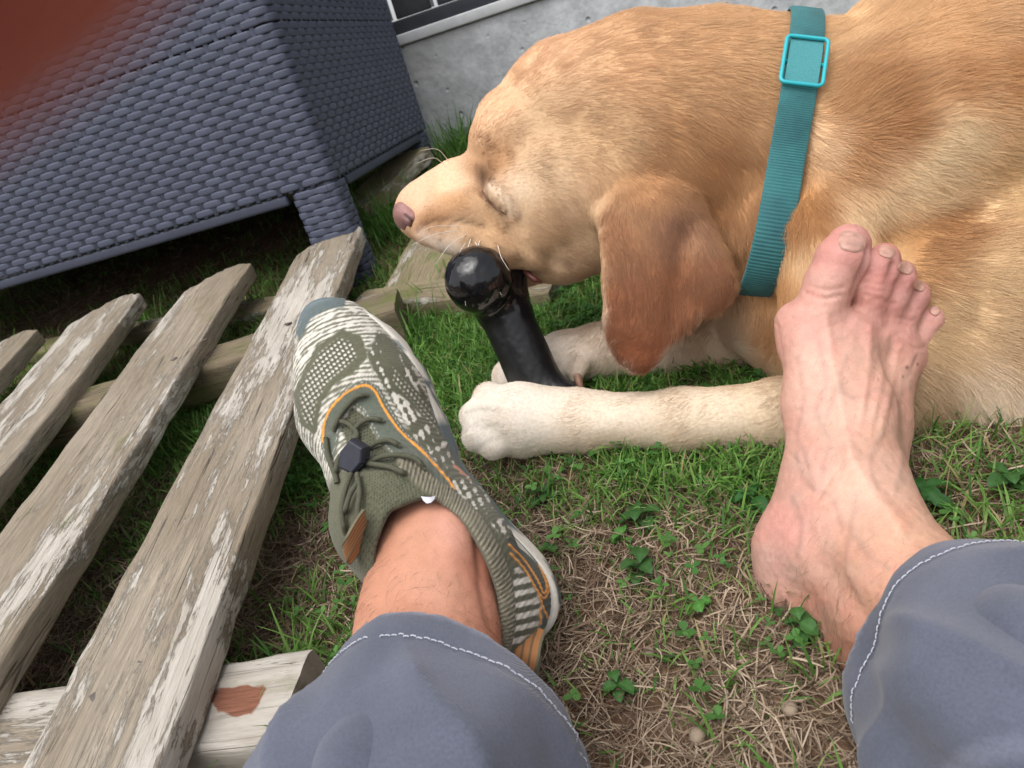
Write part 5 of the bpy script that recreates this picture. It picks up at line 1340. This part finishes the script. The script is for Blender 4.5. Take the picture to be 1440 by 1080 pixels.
def blades(p, L, wd, lean, cols, name, mat, label, cat, seg=4, flat=0.0):
    """tapered curved strips: one stuff object"""
    n = len(p); a = rng.uniform(0, 2*np.pi, n); dr = np.stack([np.cos(a), np.sin(a), 0*a], 1); sd_ = np.stack([-np.sin(a), np.cos(a), 0*a], 1)
    z0 = ground_z(p[:, 0], p[:, 1]); base = np.c_[p, z0-.002+flat*rng.random(n)]
    s = np.linspace(0, 1, seg); bend = lean
    hz = np.sin(bend[:, None]*s[None]*1.0); 
    ang0 = rng.uniform(.0, .45, n)+0*bend; th = ang0[:, None]+bend[:, None]*s[None]
    dx = np.cumsum(np.sin(th), 1)/seg; dz = np.cumsum(np.cos(th), 1)/seg
    dx -= dx[:, :1]; dz -= dz[:, :1]
    C = base[:, None]+L[:, None, None]*(dx[..., None]*dr[:, None]+dz[..., None]*np.array([0, 0, 1.0]))
    tw = rng.normal(0, .6, n); sdv = sd_*np.cos(tw)[:, None]+np.array([0, 0, 1.0])*np.sin(tw)[:, None]*.5
    w = wd[:, None]*np.array([.75, 1, .8, .12])[None] if seg == 4 else wd[:, None]*np.interp(s, [0, .4, 1], [.8, 1, .25])[None]
    A = C-sdv[:, None]*w[..., None]/2; B = C+sdv[:, None]*w[..., None]/2
    V = np.stack([A, B], 2).reshape(-1, 3); k = np.arange(n)[:, None]*(2*seg)+np.arange(seg-1)[None]*2
    F = np.stack([k, k+1, k+3, k+2], -1).reshape(-1, 4)
    o = obj(name, mesh_np(name, V, [F], cols=np.repeat(cols, 2*seg, 0)), mat); tag(o, label, cat, kind='stuff'); return o
def palette(n, stops, jit=.18):
    st = lin(np.array(stops, float)/255.); i = rng.random(n)*(len(st)-1); k = np.minimum(i.astype(int), len(st)-2); u = (i-k)[:, None]
    return (st[k]*(1-u)+st[k+1]*u)*rng.uniform(1-jit, 1+jit, (n, 1))
M_leaf = leaf_mat('grass_blade', .55, .38); M_straw = leaf_mat('dry_straw', .8, .1)
def lawn():
    n = 122000; p = scatter(n, 0)
    L = rng.uniform(.012, .040, n)*(.7+.7*vnoise2(p[:, 0]*14, p[:, 1]*14, 3)); wd = rng.uniform(.0011, .0025, n)
    c = palette(n, [(64, 102, 44), (92, 134, 58), (112, 150, 70), (136, 164, 92)]); dry = rng.random(n) < .09; c[dry] = palette(dry.sum(), [(150, 138, 92), (176, 160, 118)])
    blades(p, L, wd, rng.uniform(.2, 1.7, n), c, 'grass', M_leaf, 'green lawn grass growing in patches on the soil', 'grass')
    n = 26000; p = scatter(n, 0, lambda X, Y, w: w*sstep(.55, .95, w/(.35+1.1*fbm2(X*22, Y*22, 5))))
    c = palette(n, [(70, 114, 46), (98, 144, 60), (124, 162, 80)])
    blades(p, rng.uniform(.020, .042, n), rng.uniform(.0013, .0026, n), rng.uniform(.5, 2.0, n), c, 'lush_grass', M_leaf, 'lush longer grass around the paws and between the planks', 'grass')
    n = 115000; p = scatter(n, 1)
    wd = rng.uniform(.0004, .0011, n); L = rng.uniform(.010, .042, n)
    c = palette(n, [(74, 59, 47), (104, 86, 70), (130, 110, 91), (154, 135, 114), (180, 162, 140)])
    # thatch lies flat: build it with a hard lean
    a = rng.uniform(0, 2*np.pi, n); s = np.linspace(-.5, .5, 4); cv = rng.normal(0, .9, n)
    th = a[:, None]+cv[:, None]*s[None]; dx = np.cumsum(np.cos(th), 1)/4*L[:, None]; dy = np.cumsum(np.sin(th), 1)/4*L[:, None]
    X = p[:, :1]+dx; Y = p[:, 1:]+dy; Zz = ground_z(X, Y)+.0008+.008*rng.random((n, 1))**2.5+(rng.normal(0, .12, n)[:, None]*s[None])*L[:, None]
    Zz = np.maximum(Zz, ground_z(X, Y)+.0004)
    C = np.stack([X, Y, Zz], -1); sv = np.stack([-np.sin(th), np.cos(th), rng.normal(0, .4, (n, 1))+0*th], -1); w = wd[:, None]*np.array([.7, 1, 1, .4])
    V = np.stack([C-sv*w[..., None]/2, C+sv*w[..., None]/2], 2).reshape(-1, 3); k = np.arange(n)[:, None]*8+np.arange(3)[None]*2
    F = np.stack([k, k+1, k+3, k+2], -1).reshape(-1, 4)
    o = obj('dry_straw', mesh_np('dry_straw', V, [F], cols=np.repeat(c, 8, 0)), M_straw); tag(o, 'dry brown straw and dead grass matted over bare soil', 'straw', kind='stuff')
    # taller tufts at the wall and under the sofa edge
    tp = []
    for (a, b, r, k) in ((655, 205, .05, 120), (640, 225, .06, 120), (700, 215, .08, 90), (520, 290, .05, 70), (560, 330, .05, 160), (510, 330, .05, 140), (210, 470, .04, 60), (345, 450, .05, 70), (30, 520, .05, 70), (545, 255, .05, 60), (415, 990, .03, 40), (370, 1060, .04, 50), (660, 430, .05, 90), (460, 470, .04, 50), (575, 480, .04, 120)):
        g = G(a, b); tp.append(g[:2]+rng.normal(0, r*.5, (k, 2)))
    tp = np.vstack(tp); tp[:, 1] = np.minimum(tp[:, 1], WALL_Y-.01); n = len(tp)
    c = palette(n, [(62, 104, 42), (92, 136, 58), (124, 158, 84)])
    blades(tp, rng.uniform(.04, .12, n)*np.where(tp[:, 1] > 1.2, 1.15, .75), rng.uniform(.0016, .0032, n), rng.uniform(.1, 1.5, n), c, 'tall_grass', M_leaf, 'longer grass tufts along the wall, the sofa and the planks', 'grass', seg=6)
    # clover and small leaves
    n = 2900; p = scatter(n, 2, lambda X, Y, w: w*sstep(.44, .56, fbm2(X*17+3, Y*17, 21)))
    k = 7; parts = []
    t = np.linspace(0, 2*np.pi, k, endpoint=False); sh = np.stack([.5+.5*np.cos(t), .40*np.sin(t)*(1+.25*np.cos(t))], 1); sh = np.vstack([[.45, 0], sh])
    ang = rng.uniform(0, 2*np.pi, n); hgt = rng.uniform(.004, .020, n); sz = rng.uniform(.0032, .0070, n)
    V = []; c = palette(n, [(58, 98, 46), (78, 124, 58), (102, 146, 76)])
    for j in range(3):
        a = ang+j*2*np.pi/3; tilt = rng.normal(.15, .25, n)
        loc = sh[None]*sz[:, None, None]
        X = p[:, :1]+loc[..., 0]*np.cos(a)[:, None]-loc[..., 1]*np.sin(a)[:, None]; Y = p[:, 1:]+loc[..., 0]*np.sin(a)[:, None]+loc[..., 1]*np.cos(a)[:, None]
        Z_ = (ground_z(p[:, 0], p[:, 1])+hgt)[:, None]+loc[..., 0]*np.sin(tilt)[:, None]+.25*np.abs(loc[..., 1])
        V.append(np.stack([X, Y, Z_], -1))
    V = np.stack(V, 1).reshape(-1, k+1, 3); nl = len(V); jj = np.arange(k)
    f = np.stack([np.zeros(k, int), 1+jj, 1+(jj+1) % k], 1); F = (np.arange(nl)[:, None, None]*(k+1)+f[None]).reshape(-1, 3)
    o = obj('clover', mesh_np('clover', V.reshape(-1, 3), [F], cols=np.repeat(np.repeat(c, 3, 0)*rng.uniform(.85, 1.15, (nl, 1)), k+1, 0)), M_leaf); tag(o, 'low clover leaves spread among the grass', 'clover', kind='stuff')
lawn()
def weeds():
    nu, nv = 9, 5
    def leaf_mesh(L, W, droop, tone):
        u = np.linspace(0, 1, nu); v = np.linspace(-1, 1, nv); wd = W*.62*np.sqrt(np.clip(1-(2*u**.85-1)**2, 0, 1))**1.0*(.25+.75*sstep(0, .45, u))+.0006
        V = np.zeros((nu, nv, 3)); V[:, :, 0] = (L*u)[:, None]; V[:, :, 1] = wd[:, None]*v[None]*(1+.06*np.sin(u*23))[:, None]
        V[:, :, 2] = (L*(.55*u-droop*u*u))[:, None]+(np.abs(v)*.35)[None]*wd[:, None]+.0006*np.sin(u*17)[:, None]
        c = lin(np.array(tone)/255.)*np.ones((nu, nv, 1)); c[:, nv//2] *= 1.25
        return mesh_np('leaf', V.reshape(-1, 3), [grid_faces(nu, nv)], cols=c.reshape(-1, 3))
    kinds = [leaf_mesh(.020, .012, .7, (70, 112, 56)), leaf_mesh(.026, .013, .6, (62, 100, 50)), leaf_mesh(.016, .011, .5, (84, 136, 62)), leaf_mesh(.034, .014, .8, (54, 100, 48))]
    for m in kinds: m.materials.append(M_leaf)
    spots = [(875, 985, 7, 0, 'leafy weed alone on the dry straw near the middle of the bottom edge'), (415, 692, 9, 2, 'leafy weed beside the plank, just below the shoe side'), (905, 815, 7, 1, 'leafy weed on the straw between shoe and bare heel'), (878, 768, 4, 2, 'two-leaved seedling on bare soil under the forelegs'), (985, 862, 4, 2, 'tiny weed on the straw nearest the bare heel'),
             (905, 735, 6, 1, 'leafy weed at the edge of the green strip below the forelegs'), (1130, 905, 7, 0, 'leafy weed right below the bare heel'), (1300, 708, 8, 3, 'broad-leaved weed between bare ankle and the trouser leg'), (1062, 712, 7, 3, 'dark long-leaved weed touching the bare foot instep'), (1420, 690, 7, 1, 'leafy weed at the frame edge below the dog belly'), (770, 705, 6, 1, 'leafy weed in the grass below the near paw'), (600, 610, 5, 0, 'weed in the grass between shoe and near paw'), (655, 520, 6, 3, 'dark weed in the lush grass under the chew toy')]
    for i, (a, b, n, kd, lab) in enumerate(spots):
        g = G(a, b); g[2] = ground_z(g[0], g[1]); r = empty('weed_plant', tuple(g)); tag(r, lab, 'weed', 'small leafy weeds in the lawn')
        for j in range(n):
            an = j*2.399+i; o = obj('leaf', kinds[kd], None, r, loc=(0, 0, .002+.0016*j), rot=(rng.normal(0, .2), rng.uniform(-.25, .15), an)); s = rng.uniform(.4, .72); o.scale = (s, s, s)
    mp = flat_mat('pebble', (140, 124, 106), .8, 60, .2, .5, .001)
    for i, (a, b, r, lab) in enumerate(((980, 1047, .0052, 'pale pebble on the straw at the bottom edge'), (1115, 1016, .0044, 'brownish pebble on the straw near the bare heel'), (918, 930, .003, 'tiny pale chip on the straw in the middle'))):
        f = Field((-.012,)*3, (.012,)*3, .0012)
        for k in range(4): f.ell(rng.normal(0, r*.3, 3), np.eye(3), r*rng.uniform(.5, 1.0, 3)*[1.1, .9, .6], .003)
        v, q = f.mesh(1); g = G(a, b); g[2] = ground_z(g[0], g[1])+.003
        o = obj('pebble', mesh_np('pebble', v, [q]), mp, loc=tuple(g)); tag(o, lab, 'pebble', 'pebbles on the straw')
weeds()
